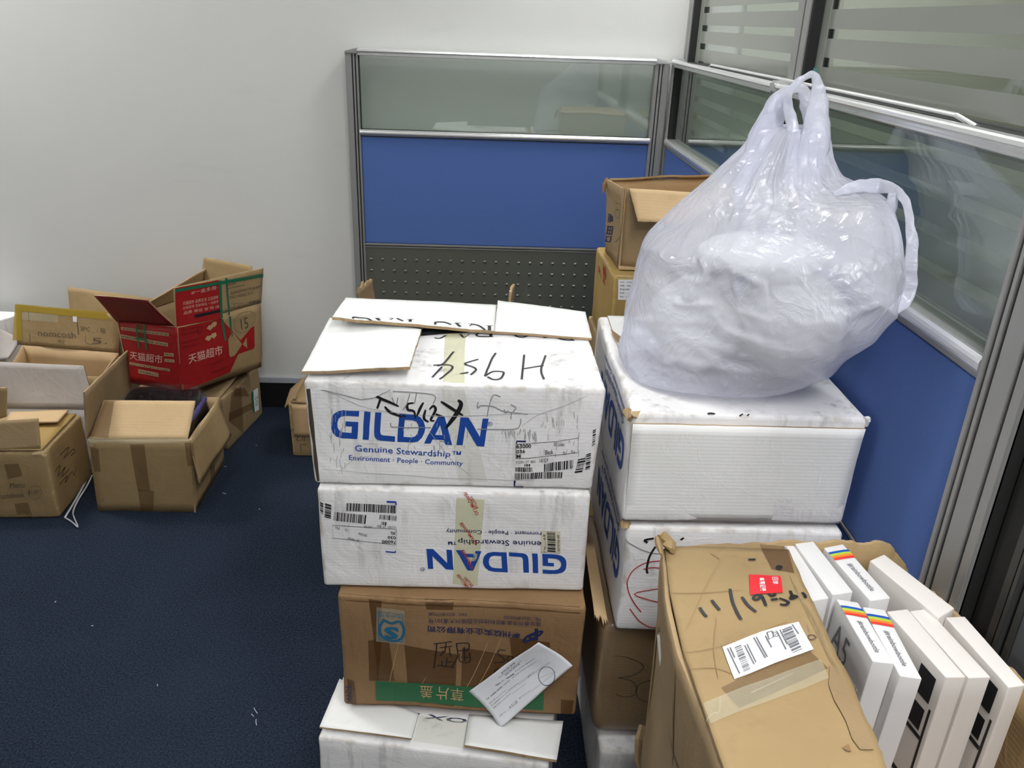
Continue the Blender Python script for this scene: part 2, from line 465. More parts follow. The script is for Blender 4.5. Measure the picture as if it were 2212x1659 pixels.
def glassmat(name, tint, gloss=0.04, rough=0.02):
    m, nt, b = newmat(name); nt.nodes.remove(b); out = nt.nodes['Material Output']
    t = nd(nt, 'ShaderNodeBsdfTransparent'); t.inputs[0].default_value = lin(tint)
    g = nd(nt, 'ShaderNodeBsdfGlossy'); g.inputs['Roughness'].default_value = rough; g.inputs[0].default_value = (.95, .98, .97, 1)
    fr = nd(nt, 'ShaderNodeFresnel'); ge = nd(nt, 'ShaderNodeNewGeometry')
    ml = nd(nt, 'ShaderNodeMath', operation='MULTIPLY_ADD'); ml.inputs[1].default_value = 0.6667-1.5; ml.inputs[2].default_value = 1.5; nt.links.new(ge.outputs['Backfacing'], ml.inputs[0]); nt.links.new(ml.outputs[0], fr.inputs[0])
    ad = nd(nt, 'ShaderNodeMath', operation='ADD'); ad.inputs[1].default_value = gloss; nt.links.new(fr.outputs[0], ad.inputs[0])
    mx = nd(nt, 'ShaderNodeMixShader'); nt.links.new(ad.outputs[0], mx.inputs[0]); nt.links.new(t.outputs[0], mx.inputs[1]); nt.links.new(g.outputs[0], mx.inputs[2])
    nt.links.new(mx.outputs[0], out.inputs[0]); return m

M = {}
M['white'] = cardboard('white_carton_paper', '#eceae9', '#dfddde', wearcol='#a89a86', smudge=0.55, crease=0.30, rough=0.6, wearamt=0.45)
M['white_clean'] = cardboard('white_flap_paper', '#efefed', '#e6e5e2', smudge=0.08, crease=0.10, rough=0.6)
M['white_in'] = cardboard('grey_white_liner', '#b9b2ad', '#aaa39d', smudge=0.1, crease=0.25)
M['kraft'] = cardboard('kraft_board', '#a28a63', '#937b56', wearcol='#c9b08a', smudge=0.2, crease=0.30, dirt='#6b543a', wearamt=0.4)
M['kraft_light'] = cardboard('kraft_inner_board', '#c6a981', '#b69a72', smudge=0.1, crease=0.15, dirt='#7b6345')
M['kraft_dark'] = cardboard('brown_board', '#8f7150', '#7e6142', wearcol='#a98a62', smudge=0.25, crease=0.30, dirt='#4b3926', wearamt=0.4)
M['kraft_grey'] = cardboard('dull_tan_board', '#9a8362', '#8b7454', wearcol='#b39c78', smudge=0.25, crease=0.25, dirt='#57462f', wearamt=0.35)
M['kraft_taped'] = cardboard('taped_brown_board', '#8a7458', '#7b6549', smudge=0.15, crease=0.15, rough=0.35, spec=0.6, dirt='#4d3f2c')
M['kraft_yellow'] = cardboard('yellowish_board', '#a88c55', '#967b46', wearcol='#bfa468', smudge=0.2, crease=0.2, dirt='#5c4a28')
M['edge'] = cardboard('torn_board_edge', '#b69c77', '#7f684a', smudge=0.5, crease=0.5, dirt='#4a3b28')
M['red'] = cardboard('red_printed_board', '#a01b1d', '#92181a', smudge=0.15, crease=0.12, rough=0.5, dirt='#4a0d0d')
M['darkred'] = cardboard('dark_print_and_shaded_red', '#7d1720', '#6d121a', smudge=0.15, crease=0.12, rough=0.5, dirt='#3a0d0d')  # darker copy of the red: flap shade in the colour, also small-print ink
M['blue_ink'] = simple('blue_ink', '#17469b', 0.55)
M['navy_ink'] = simple('navy_ink', '#182350', 0.6)
M['black_ink'] = simple('black_ink', '#17171a', 0.5)
M['grey_ink'] = simple('faded_grey_ink', '#8d8d8f', 0.6)
M['crease_grey'] = simple('paper_crease', '#b4b5b8', 0.6)
M['scuff'] = simple('grey_scuff', '#a2a2a2', 0.7)
M['pencil'] = simple('brown_grey_pen', '#5f5140', 0.6)
M['green_pen'] = simple('green_pen', '#3f5c2c', 0.6)
M['red_ink'] = simple('red_ink', '#b23a35', 0.6)
M['redder_ink'] = simple('bright_red_ink', '#a5281f', 0.6)
M['pink_ink'] = simple('pale_pink_print', '#d5a496', 0.6)
M['tan_print'] = simple('tan_print', '#b79871', 0.7)
M['green_print'] = simple('green_print', '#1b5f38', 0.6)
M['green_tape'] = simple('green_tape', '#1c6b4a', 0.35)
M['teal_print'] = simple('teal_print', '#1f5f80', 0.6)
M['label'] = simple('label_paper', '#e6e6e6', 0.55)
M['label_tan'] = simple('tan_label_paper', '#cfc8b4', 0.6)
M['paper'] = simple('form_paper', '#dcdde2', 0.7, bump=0.3, bscale=12)
M['red_sticker'] = simple('red_sticker', '#d5242c', 0.3)
M['tape_brown'] = tapemat('brown_packing_tape', '#6b4b28', 0.36)
M['tape_dark'] = tapemat('dark_brown_tape', '#5f3f1e', 0.55)
M['crease_tan'] = simple('board_crease', '#917651', 0.7)
M['tape_clear'] = tapemat('clear_packing_tape', '#dfe0c8', 0.22, 0.12)
M['tape_yellow'] = tapemat('yellowed_tape', '#d9d8a4', 0.45, 0.2)
M['tape_mustard'] = tapemat('mustard_tape', '#b09432', 0.85, 0.3)
M['black'] = simple('black_plastic', '#0b0b0d', 0.4)
M['gap_shade'] = simple('painted_gap_shade', '#050505', 0.9)
M['navy_cloth'] = simple('navy_cloth', '#06060b', 0.10, bump=1.0, bscale=22)
M['purple_cloth'] = simple('purple_cloth', '#3c3566', 0.9)
M['string'] = simple('pale_strap_plastic', '#c8cbd2', 0.35)
M['alu'] = simple('brushed_aluminium', '#9a9a98', 0.42, 0.4)
M['alu_dark'] = simple('dark_aluminium', '#4b4c4b', 0.45, 0.5)
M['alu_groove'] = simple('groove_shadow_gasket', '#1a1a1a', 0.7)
M['chrome'] = simple('polished_rail', '#ececec', 0.27, 0.8)
M['perf'] = simple('grey_olive_steel', '#64665c', 0.45, 0.25)
M['grey_panel'] = simple('dark_grey_laminate', '#4d5256', 0.5)
M['glass'] = glassmat('partition_glass', '#f0f4f1', 0.05)
M['glass_side'] = glassmat('side_partition_glass', '#eef3ef', 0.06)
M['glass_tall'] = glassmat('tall_glass', '#f4f7f4', 0.03)
M['phone_box'] = simple('smooth_white_card', '#dddbda', 0.45)
M['phone_box_warm'] = simple('smooth_warm_white_card', '#dcd6d0', 0.45)
M['st_blue'] = simple('stripe_blue', '#1550a8', 0.5); M['st_green'] = simple('stripe_green', '#a9c43c', 0.5)
M['st_orange'] = simple('stripe_orange', '#f0822f', 0.5); M['st_red'] = simple('stripe_red', '#dd3a2f', 0.5)
M['print_grey'] = simple('grey_print', '#6a6a70', 0.6)

# blue fabric
m, nt, b = newmat('blue_partition_fabric')
tc = nd(nt, 'ShaderNodeTexCoord'); n = nd(nt, 'ShaderNodeTexNoise'); n.inputs['Scale'].default_value = 700; n.inputs['Detail'].default_value = 2; nt.links.new(tc.outputs['Object'], n.inputs['Vector'])
nt.links.new(mixc(nt, n.outputs[0], lin('#4c66a3'), lin('#5b77b4')), b.inputs['Base Color']); b.inputs['Roughness'].default_value = 0.9; b.inputs['Specular IOR Level'].default_value = 0.2
bp = nd(nt, 'ShaderNodeBump'); bp.inputs['Strength'].default_value = 0.3; bp.inputs['Distance'].default_value = 0.001; nt.links.new(n.outputs[0], bp.inputs['Height']); nt.links.new(bp.outputs[0], b.inputs['Normal'])
M['fabric'] = m
# frosted film
m, nt, b = newmat('frosted_film'); nt.nodes.remove(b); out = nt.nodes['Material Output']
d = nd(nt, 'ShaderNodeBsdfDiffuse'); d.inputs[0].default_value = lin('#b2b6ac'); t = nd(nt, 'ShaderNodeBsdfTranslucent'); t.inputs[0].default_value = lin('#b2b6ac')
mx = nd(nt, 'ShaderNodeMixShader', i_0=0.35); nt.links.new(d.outputs[0], mx.inputs[1]); nt.links.new(t.outputs[0], mx.inputs[2])
g = nd(nt, 'ShaderNodeBsdfGlossy'); g.inputs['Roughness'].default_value = 0.12; fr = nd(nt, 'ShaderNodeFresnel'); fr.inputs[0].default_value = 1.45
m2 = nd(nt, 'ShaderNodeMixShader'); nt.links.new(fr.outputs[0], m2.inputs[0]); nt.links.new(mx.outputs[0], m2.inputs[1]); nt.links.new(g.outputs[0], m2.inputs[2]); nt.links.new(m2.outputs[0], out.inputs[0])
M['frost'] = m
# carpet
m, nt, b = newmat('navy_carpet'); tc = nd(nt, 'ShaderNodeTexCoord'); obj = tc.outputs['Object']
n = nd(nt, 'ShaderNodeTexNoise'); n.inputs['Scale'].default_value = 190; n.inputs['Detail'].default_value = 4; nt.links.new(obj, n.inputs['Vector'])
n2 = nd(nt, 'ShaderNodeTexNoise'); n2.inputs['Scale'].default_value = 2.2; n2.inputs['Detail'].default_value = 4; nt.links.new(obj, n2.inputs['Vector'])
c = mixc(nt, ramp(nt, n.outputs[0], [(0.35, (0, 0, 0, 1)), (0.68, (1, 1, 1, 1))]), lin('#141a24'), lin('#2e3746'))
c = mixc(nt, ramp(nt, n2.outputs[0], [(0.4, (0, 0, 0, 1)), (0.75, (.35, .35, .35, 1))]), c, lin('#2e3747'))
v = nd(nt, 'ShaderNodeTexVoronoi'); v.inputs['Scale'].default_value = 9; nt.links.new(obj, v.inputs['Vector'])
c = mixc(nt, ramp(nt, v.outputs['Distance'], [(0.0, (1, 1, 1, 1)), (0.016, (0, 0, 0, 1))]), c, lin('#8d95a6'))
nt.links.new(c, b.inputs['Base Color']); b.inputs['Roughness'].default_value = 1.0; b.inputs['Specular IOR Level'].default_value = 0.1
bp = nd(nt, 'ShaderNodeBump'); bp.inputs['Strength'].default_value = 0.8; bp.inputs['Distance'].default_value = 0.004; nt.links.new(n.outputs[0], bp.inputs['Height']); nt.links.new(bp.outputs[0], b.inputs['Normal'])
M['carpet'] = m
# painted wall
m, nt, b = newmat('painted_wall'); tc = nd(nt, 'ShaderNodeTexCoord'); obj = tc.outputs['Object']
n = nd(nt, 'ShaderNodeTexNoise'); n.inputs['Scale'].default_value = 1.6; n.inputs['Detail'].default_value = 5; nt.links.new(obj, n.inputs['Vector'])
mp = nd(nt, 'ShaderNodeMapping'); mp.inputs['Scale'].default_value = (3, 3, 14); nt.links.new(obj, mp.inputs['Vector'])
n2 = nd(nt, 'ShaderNodeTexNoise'); n2.inputs['Scale'].default_value = 1; n2.inputs['Detail'].default_value = 6; nt.links.new(mp.outputs[0], n2.inputs['Vector'])
c = mixc(nt, n.outputs[0], lin('#dbdbd8'), lin('#d0d0cc'))
c = mixc(nt, ramp(nt, n2.outputs[0], [(0.62, (0, 0, 0, 1)), (0.85, (.2, .2, .2, 1))]), c, lin('#a9aaa2'))
nt.links.new(c, b.inputs['Base Color']); b.inputs['Roughness'].default_value = 0.75
n3 = nd(nt, 'ShaderNodeTexNoise'); n3.inputs['Scale'].default_value = 160; nt.links.new(obj, n3.inputs['Vector'])
bp = nd(nt, 'ShaderNodeBump'); bp.inputs['Strength'].default_value = 0.08; bp.inputs['Distance'].default_value = 0.002; nt.links.new(n3.outputs[0], bp.inputs['Height']); nt.links.new(bp.outputs[0], b.inputs['Normal'])
M['wall'] = m
M['ceiling'] = simple('ceiling_tile', '#d8d8d4', 0.9)
M['trim'] = simple('grey_trim', '#a9adb4', 0.5)
M['baseboard'] = simple('black_baseboard', '#050506', 0.6)
# plastic carrier bag
m, nt, b = newmat('thin_white_plastic'); out = nt.nodes['Material Output']
b.inputs['Base Color'].default_value = lin('#ebecf6'); b.inputs['Roughness'].default_value = 0.13; b.inputs['Specular IOR Level'].default_value = 0.9
tc = nd(nt, 'ShaderNodeTexCoord'); obj = tc.outputs['Object']
n = nd(nt, 'ShaderNodeTexNoise'); n.inputs['Scale'].default_value = 11; n.inputs['Detail'].default_value = 6; n.inputs['Distortion'].default_value = 2.2; nt.links.new(obj, n.inputs['Vector'])
mp = nd(nt, 'ShaderNodeMapping'); mp.inputs['Scale'].default_value = (34, 34, 6); nt.links.new(obj, mp.inputs['Vector'])
n2 = nd(nt, 'ShaderNodeTexNoise'); n2.inputs['Scale'].default_value = 1; n2.inputs['Detail'].default_value = 4; n2.inputs['Distortion'].default_value = 0.6; nt.links.new(mp.outputs[0], n2.inputs['Vector'])
b1 = nd(nt, 'ShaderNodeBump'); b1.inputs['Strength'].default_value = 0.30; b1.inputs['Distance'].default_value = 0.008; rgn = ramp(nt, n.outputs[0], [(0.38, (0, 0, 0, 1)), (0.5, (1, 1, 1, 1)), (0.62, (0.3, 0.3, 0.3, 1))]); nt.links.new(rgn, b1.inputs['Height'])
b2 = nd(nt, 'ShaderNodeBump'); b2.inputs['Strength'].default_value = 0.40; b2.inputs['Distance'].default_value = 0.006; nt.links.new(n2.outputs[0], b2.inputs['Height']); nt.links.new(b1.outputs[0], b2.inputs['Normal'])
nt.links.new(b2.outputs[0], b.inputs['Normal'])
tl = nd(nt, 'ShaderNodeBsdfTranslucent'); tl.inputs[0].default_value = lin('#eff0f8')
tr = nd(nt, 'ShaderNodeBsdfTransparent'); tr.inputs[0].default_value = lin('#f4f5fb')
m1 = nd(nt, 'ShaderNodeMixShader', i_0=0.35); nt.links.new(b.outputs[0], m1.inputs[1]); nt.links.new(tl.outputs[0], m1.inputs[2])
m2 = nd(nt, 'ShaderNodeMixShader', i_0=0.42); nt.links.new(m1.outputs[0], m2.inputs[1]); nt.links.new(tr.outputs[0], m2.inputs[2])
nt.links.new(m2.outputs[0], out.inputs[0])
M['bag'] = m
# clear crinkled film
m, nt, b = newmat('clear_film'); out = nt.nodes['Material Output']; nt.nodes.remove(b)
n = nd(nt, 'ShaderNodeTexNoise'); n.inputs['Scale'].default_value = 30; n.inputs['Detail'].default_value = 4; n.inputs['Distortion'].default_value = 2
bp = nd(nt, 'ShaderNodeBump'); bp.inputs['Strength'].default_value = 1.0; bp.inputs['Distance'].default_value = 0.02; nt.links.new(n.outputs[0], bp.inputs['Height'])
g = nd(nt, 'ShaderNodeBsdfGlossy'); g.inputs['Roughness'].default_value = 0.06; nt.links.new(bp.outputs[0], g.inputs['Normal'])
t = nd(nt, 'ShaderNodeBsdfTransparent'); mx = nd(nt, 'ShaderNodeMixShader', i_0=0.06); nt.links.new(t.outputs[0], mx.inputs[1]); nt.links.new(g.outputs[0], mx.inputs[2]); nt.links.new(mx.outputs[0], out.inputs[0])
M['film'] = m
def emis(name, col, s):
    m, nt, b = newmat(name); b.inputs['Base Color'].default_value = (0.8, 0.8, 0.8, 1)
    b.inputs['Emission Color'].default_value = lin(col); b.inputs['Emission Strength'].default_value = s; return m
# ------------------------------------------------------------------ room shell
YW = 3.304          # back wall plane
ZC = 2.75
def struct(name, vf, mat, kind='structure', **k):
    me = bpy.data.meshes.new(name); me.from_pydata([tuple(Vector(v)) for v in vf[0]], [], vf[1])
    o = finish(me, name, mat); tag(o, kind=kind, **k); return o
struct('floor', boxvf(-4.2, 3.0, -3.2, 3.6, -0.1, 0.0), M['carpet'])
struct('ceiling', boxvf(-4.2, 3.0, -3.2, 3.6, ZC, ZC+0.1), M['ceiling'])
struct('wall_back', boxvf(-4.2, 3.0, YW, YW+0.15, 0.121, ZC), M['wall'])
struct('wall_left', boxvf(-4.2, -4.05, -3.2, 3.6, 0.0, ZC), M['wall'])
struct('wall_front', boxvf(-4.2, 3.0, -3.2, -3.05, 0.0, ZC), M['wall'])
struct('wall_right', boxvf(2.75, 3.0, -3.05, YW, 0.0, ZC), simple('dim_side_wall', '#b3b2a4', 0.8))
struct('trim_1', boxvf(-4.05, 2.75, YW-0.012, YW, 0.121, 0.147, 0.002), M['trim'])
struct('baseboard_back', boxvf(-4.05, 2.75, YW-0.003, YW+0.15, 0.0, 0.121), M['baseboard'])

DIFF = {}
for (x, y, hx, hy, st) in LIGHTS + NEXT_LIGHTS:
    nxt = (x, y, hx, hy, st) in NEXT_LIGHTS
    t = Thing('ceiling_light', 'recessed ceiling light panel above ' + ('the room behind the glass' if nxt else {-1.1: 'the blue carpet between the carton stacks', -2.3: 'the open cartons by the wall', 0.1: 'the photographer', 0.52: 'the big brown carton', -2.6: 'the wall at the left', 0.50: 'the corner of the two partitions'}[x]), 'ceiling light', (x, y, ZC))
    fr = join(boxvf(x-hx-.03, x-hx, y-hy-.03, y+hy+.03, ZC-.03, ZC), boxvf(x+hx, x+hx+.03, y-hy-.03, y+hy+.03, ZC-.03, ZC), boxvf(x-hx, x+hx, y-hy-.03, y-hy, ZC-.03, ZC), boxvf(x-hx, x+hx, y+hy, y+hy+.03, ZC-.03, ZC))
    t.mesh('frame', fr, M['ceiling'])
    t.mesh('diffuser', boxvf(x-hx, x+hx, y-hy, y+hy, ZC-.02, ZC-.005), emis('light_diffuser', '#fbfcfc', st))

# ---------------- low partition on the back wall
YP = 3.244; HP = 1.48
def post_profile_parts(T, x0, x1, y0, y1, z0, z1, axis='x', name='post'):
    """aluminium post: flat body, dark groove, two ridges on the face"""
    if axis == 'x':    # face looks to -y
        w = x1-x0
        body = boxvf(x0, x1, y0+.006, y1, z0, z1)
        r1 = boxvf(x0, x0+w*.50, y0, y0+.010, z0, z1, .0015); r2 = boxvf(x0+w*.60, x0+w*.74, y0, y0+.010, z0, z1, .0015); r3 = boxvf(x0+w*.84, x1, y0+.001, y0+.010, z0, z1, .0015)
    else:              # face looks to -x
        w = y1-y0
        body = boxvf(x0+.006, x1, y0, y1, z0, z1)
        r1 = boxvf(x0, x0+.010, y0, y0+w*.20, z0, z1, .0015); r2 = boxvf(x0, x0+.010, y0+w*.27, y0+w*.66, z0, z1, .0015); r3 = boxvf(x0+.001, x0+.010, y0+w*.74, y0+w*.84, z0, z1, .0015)
        r3 = join(r3, boxvf(x0, x0+.010, y0+w*.90, y1, z0, z1, .0015))
    o = T.mesh(name, join(r1, r2, r3), M['alu'])
    T.mesh('groove', body, M['alu_groove'], parent=o)
    return o
# rail profile (u out of the face, v up), rounded bead
def bead(h, d, n=7):
    return [(0, 0)] + [(d*math.sin(PI*i/n)**0.6 if 0 < i < n else d*0.55, h*(0.5-0.5*math.cos(PI*i/n))) for i in range(n+1)] + [(0, h)]

T = Thing('low_partition', 'low office partition standing against the white wall, blue fabric over dotted grey steel', 'partition', (0.06, YP+.03, 0))
xl, xr = -0.533, 0.665; XL, XR = -0.487, 0.612
post_profile_parts(T, xl, XL, YP, YP+.05, 0, 1.470)
# right post is a corner post turned to both sides
T.mesh('corner_post', join(boxvf(XR, XR+.012, YP+.002, YP+.05, 0, 1.470, .001), boxvf(XR+.016, XR+.024, YP, YP+.05, 0, 1.470, .001), boxvf(XR+.028, xr, YP-.004, YP+.05, 0, 1.468, .004)), M['alu'])
# top rail: two bright lines with a dark line between them
pr = [(0, 0), (.004, .002), (.004, .006), (.001, .007), (.001, .011), (.006, .0125), (.010, .016), (.009, .0215), (.004, .024), (-.030, .024), (-.036, .016), (-.036, 0)]
T.mesh('top_rail', prism(pr, (XL-.002, YP+.004, 1.462), (XR-.0, YP+.004, 1.462), (0, -1, 0), (0, 0, 1)), M['chrome'])
for x0, x1, sgn in ((xl-.002, XL+.002, -1), (XR-.002, xr+.002, 1)):
    V, F = boxvf(x0, x1, YP-.006, YP+.048, 1.468, 1.488, .003)
    V = [Vector((v[0], v[1], v[2] - (0.012*max(0, ((x0-v[0])/(x1-x0)+1 if sgn < 0 else (v[0]-x0)/(x1-x0)))**2 if v[2] > 1.48 else 0))) for v in V]
    T.mesh('end_cap', (V, F), M['chrome'] if sgn > 0 else M['alu'])
T.mesh('glass_pane', boxvf(XL-.004, XR+.004, YP+.021, YP+.026, 1.20, 1.466), M['glass'])
T.mesh('glazing_bead', prism(bead(.021, .014), (XL-.003, YP+.006, 1.181), (XR+.004, YP+.006, 1.181), (0, -1, 0), (0, 0, 1)), M['chrome'])
T.mesh('rail_body', boxvf(XL, XR, YP+.006, YP+.046, 1.176, 1.201), M['alu_dark'])
T.mesh('fabric_panel', boxvf(XL, XR, YP+.004, YP+.044, .764, 1.178, .004), M['fabric'])
T.mesh('steel_rail', join(boxvf(XL, XR, YP+.002, YP+.044, .7565, .764, .001), boxvf(XL, XR, YP+.004, YP+.044, .7475, .7525, .001)), M['alu'])
T.mesh('rail_gap', boxvf(XL, XR, YP+.012, YP+.044, .7525, .7565), M['alu_groove'])
stl = T.mesh('steel_panel', boxvf(XL, XR, YP+.006, YP+.044, .06, .7475), M['perf'])
T.mesh('bottom_rail', boxvf(XL, XR, YP+.002, YP+.048, .0, .06, .002), M['alu'])
# pressed louvres: pyramid dents, 24 x 15, each about 5 px
V, F = [], []
for r in range(14):
    for c_ in range(24):
        x = -.466 + c_*.0459; z = .697 - r*.0462
        if x > XR-.02: continue
        a, hh = .0056, .006; n = len(V); y = YP+.0055
        V += [(x-a, y, z+hh), (x+a, y, z+hh), (x+a*.5, y-.0035, z+hh*.35), (x-a*.5, y-.0035, z+hh*.35), (x, y-.0035, z), (x-a, y, z-hh), (x+a, y, z-hh), (x, y-.001, z-.001)]
        F += [(n, n+1, n+2, n+3), (n+3, n+2, n+4), (n+4, n+6, n+5), (n, n+3, n+4, n+5), (n+1, n+6, n+4, n+2)]
lo = T.mesh('pressed_dots', (V, F), simple('pressed_steel', '#6c6e65', 0.35, 0.3), parent=stl); lo['kind'] = 'stuff'

# ---------------- low partition along the side (face at x = XS)
XS = 0.668; YM = 2.035; YN1, YN0 = 1.004, 0.905
T = Thing('low_partition', 'low office partition along the right side, leaned on by the white carrier bag', 'partition', (XS+.025, 2.1, 0))
pr2 = [(0, 0), (.003, .002), (.003, .006), (.001, .007), (.001, .011), (.005, .0125), (.009, .016), (.008, .0215), (.003, .024), (-.016, .024), (-.020, .018), (-.020, 0)]
T.mesh('top_rail', prism(pr2, (XS+.004, 3.225, 1.460), (XS+.004, YM+.02, 1.460), (-1, 0, 0), (0, 0, 1)), M['chrome'])
T.mesh('top_rail', prism(pr2, (XS+.004, YM-.02, 1.460), (XS+.004, YN0+.02, 1.460), (-1, 0, 0), (0, 0, 1)), M['chrome'])
for y0, y1 in ((3.205, 3.232), (YM-.022, YM+.022), (YN0-.01, YN1)):
    T.mesh('end_cap', boxvf(XS-.006, XS+.044, y0, y1, 1.466, 1.490, .005), M['chrome'])
post_profile_parts(T, XS, XS+.05, 3.205, 3.232, 0, 1.468, 'y')
post_profile_parts(T, XS, XS+.05, YM-.025, YM+.025, 0, 1.468, 'y', 'middle_post')
post_profile_parts(T, XS-.004, XS+.05, YN0, YN1, 0, 1.468, 'y', 'end_post')
for (ya, yb) in ((YM+.025, 3.205), (YN1, YM-.025)):
    T.mesh('glass_pane', boxvf(XS+.021, XS+.026, ya-.004, yb+.004, 1.205, 1.464), M['glass_side'])
    T.mesh('glazing_bead', prism(bead(.024, .012), (XS+.006, yb, 1.184), (XS+.006, ya, 1.184), (-1, 0, 0), (0, 0, 1)), M['chrome'])
    T.mesh('rail_body', boxvf(XS+.006, XS+.046, ya, yb, 1.172, 1.206), M['alu'])
    T.mesh('fabric_panel', boxvf(XS+.004, XS+.044, ya, yb, .764, 1.174, .004), M['fabric'])
    T.mesh('fabric_panel', boxvf(XS+.004, XS+.044, ya, yb, .06, .758, .004), M['fabric'])
    T.mesh('rail', boxvf(XS+.002, XS+.044, ya, yb, .757, .765, .001), M['alu'])
    T.mesh('bottom_rail', boxvf(XS+.002, XS+.048, ya, yb, 0, .06), M['alu'])

# ---------------- tall glazed partition behind it
XT = 0.722
T = Thing('glass_partition', 'tall glazed partition with horizontal frosted bands behind the low side partition', 'partition', (XT+.03, 2.0, 0))
def tall_post(y0, y1, n='mullion'):
    o = T.mesh(n, join(boxvf(XT, XT+.012, y0, y0+(y1-y0)*.42, 0, ZC, .001), boxvf(XT, XT+.012, y0+(y1-y0)*.50, y1, 0, ZC, .001)), M['alu'])
    T.mesh('core', boxvf(XT+.006, XT+.06, y0+.002, y1-.002, 0, ZC), M['alu_dark'], parent=o)
tall_post(3.235, 3.295); tall_post(2.030, 2.115); tall_post(.80, .90)
T.mesh('gasket', boxvf(XT+.003, XT+.06, 2.018, 2.030, 0, ZC), M['alu_groove'])
T.mesh('gasket', boxvf(XT+.003, XT+.06, 3.222, 3.235, 0, ZC), M['alu_groove'])
for (ya, yb) in ((2.115, 3.222), (.90, 2.018)):
    T.mesh('clear_pane', boxvf(XT+.030, XT+.036, ya, yb, 0.03, ZC), M['glass_tall'])
    T.mesh('bottom_rail', boxvf(XT, XT+.06, ya, yb, 0.0, .10), M['alu'])
    # frosted bands, period 59 mm, clear slot 20 mm
    bme = bpy.data.meshes.new('frosted_band'); y0, y1 = ya+.012, yb-.004
    bme.from_pydata([tuple(Vector(v)-T.loc) for v in boxvf(XT+.0285, XT+.0298, ya, yb, 0, .0395)[0]], [], boxvf(0, 1, 0, 1, 0, 1)[1]); bme.materials.append(M['frost'])
    for k in range(44):
        z = 1.5455 + .0590*(k-25) 
        if z+.0395 > ZC or z < .10: continue
        o = link(bpy.data.objects.new('frosted_band', bme)); o.parent = T.e; o.location = (0, 0, z)
    T.mesh('edge_strip', join(boxvf(XT+.027, XT+.0298, ya, ya+.012, .1, ZC), boxvf(XT+.027, XT+.0298, yb-.040, yb, .1, ZC)), M['frost'])
T.mesh('rail_gap_shade', boxvf(XT-.016, XT+.05, .90, 3.222, 1.448, 1.480, .002), M['alu_groove'])  # near-black bar paints the shaded gap between top rail and rod
T.mesh('ledge_rod', tube([(XT-.007, 2.86, 1.478), (XT-.008, 2.83, 1.487), (XT-.008, 2.0, 1.488), (XT-.008, 1.30, 1.488), (XT-.007, 1.24, 1.478)], .0046, 10), M['chrome'])
# a small teal tag stuck in the corner of the near pane
T.mesh('sticker', boxvf(XT+.022, XT+.0275, 2.000, 2.012, 1.508, 1.522, .001), simple('teal_tag', '#4f9a94', 0.5))
# next room: added darker panel that dims part of the view through the slots
struct('next_room_dimmer', boxvf(.93, 2.74, YW-.03, YW-.012, .147, ZC), simple('dimming_panel', '#a9aa9a', 0.8))

# ---------------- dark recess and grey door panel right of the near post
T = Thing('door_panel', 'dark grey panel in a grooved metal frame right of the end post', 'door', (XS+.03, .5, 0))
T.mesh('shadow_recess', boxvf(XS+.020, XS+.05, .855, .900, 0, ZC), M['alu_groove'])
T.mesh('frame_upright', join(boxvf(XS+.010, XS+.05, .838, .855, 0, ZC, .002), boxvf(XS+.006, XS+.05, .826, .834, 0, ZC, .001), boxvf(XS+.012, XS+.05, .808, .822, 0, ZC, .002)), M['alu_dark'])
T.mesh('panel', boxvf(XS+.014, XS+.045, -.2, .808, 0.02, ZC), M['grey_panel'])
# ------------------------------------------------------------------ cartons
def rect(x, y, a, w, d):
    a = math.radians(a); ux, uy = math.cos(a), math.sin(a)
    return [(x, y), (x+ux*w, y+uy*w), (x+ux*w-uy*d, y+uy*w+ux*d), (x-uy*d, y+ux*d)]
def carton(name, label, cat, C, mat, group=None, n=(16, 12, 9), body='body'):
    m = sum((Vector((C.c[i, j, 0].x, C.c[i, j, 0].y, 0)) for i in (0, 1) for j in (0, 1)), Vector())/4
    m.z = min(C.c[i, j, 0].z for i in (0, 1) for j in (0, 1))
    T = Thing(name, label, cat, m, group)
    V, F = C.vf(n); T.body = T.mesh(body, (V, F), mat, smooth=True, attr=C.wear); T.C = C
    return T
def flap(T, name, cs, mo, mi=None, th=.005, nu=14, nv=8, label=None, parent=None, **k):
    sh = Sheet(*cs, th=th, **k); V, F, idx = sh.vf(nu, nv)
    o = T.mesh(name, (V, F), [mo, mi or mo, M['edge']], idx=idx, smooth=False, label=label, parent=parent)
    o.data.polygons.foreach_set('use_smooth', [i != 2 for i in idx]); sh.o = o
    return sh
A_ = lambda X, Y: (600+X/3.0722, 600+Y/3.0722)       # reading positions off enlarged views
B_ = lambda X, Y: (660+X/2.6803, 1040+Y/2.6803)
C_ = lambda X, Y: (1260+X/2.3235, 1100+Y/2.3235)
D_ = lambda X, Y: (1380+X/4.8786, 1140+Y/4.8786)
E_ = lambda X, Y: (180+X/5.1833, 540+Y/5.1833)
F_ = lambda X, Y: (180+X/4.6075, 760+Y/4.6075)
G_ = lambda X, Y: (1700+X/4.3203, 1150+Y/4.3203)
H_ = lambda X, Y: (1780+X/5.1204, 1350+Y/5.1204)
K_ = lambda X, Y: (1280+X/5.0269, 370+Y/5.0269)
L_ = lambda X, Y: (0+X/6.3808, 640+Y/6.3808)
N_ = lambda X, Y: (960+X/6.1444, 620+Y/6.1444)
O_ = lambda X, Y: (640+X/6.9125, 620+Y/6.9125)
Q_ = lambda X, Y: (1260+X/2.8636, 1080+Y/2.8636)
R_ = lambda X, Y: (1270+X/3.0733, 640+Y/3.0733)
U_ = lambda X, Y: (680+X/3.95, 1380+Y/3.95)

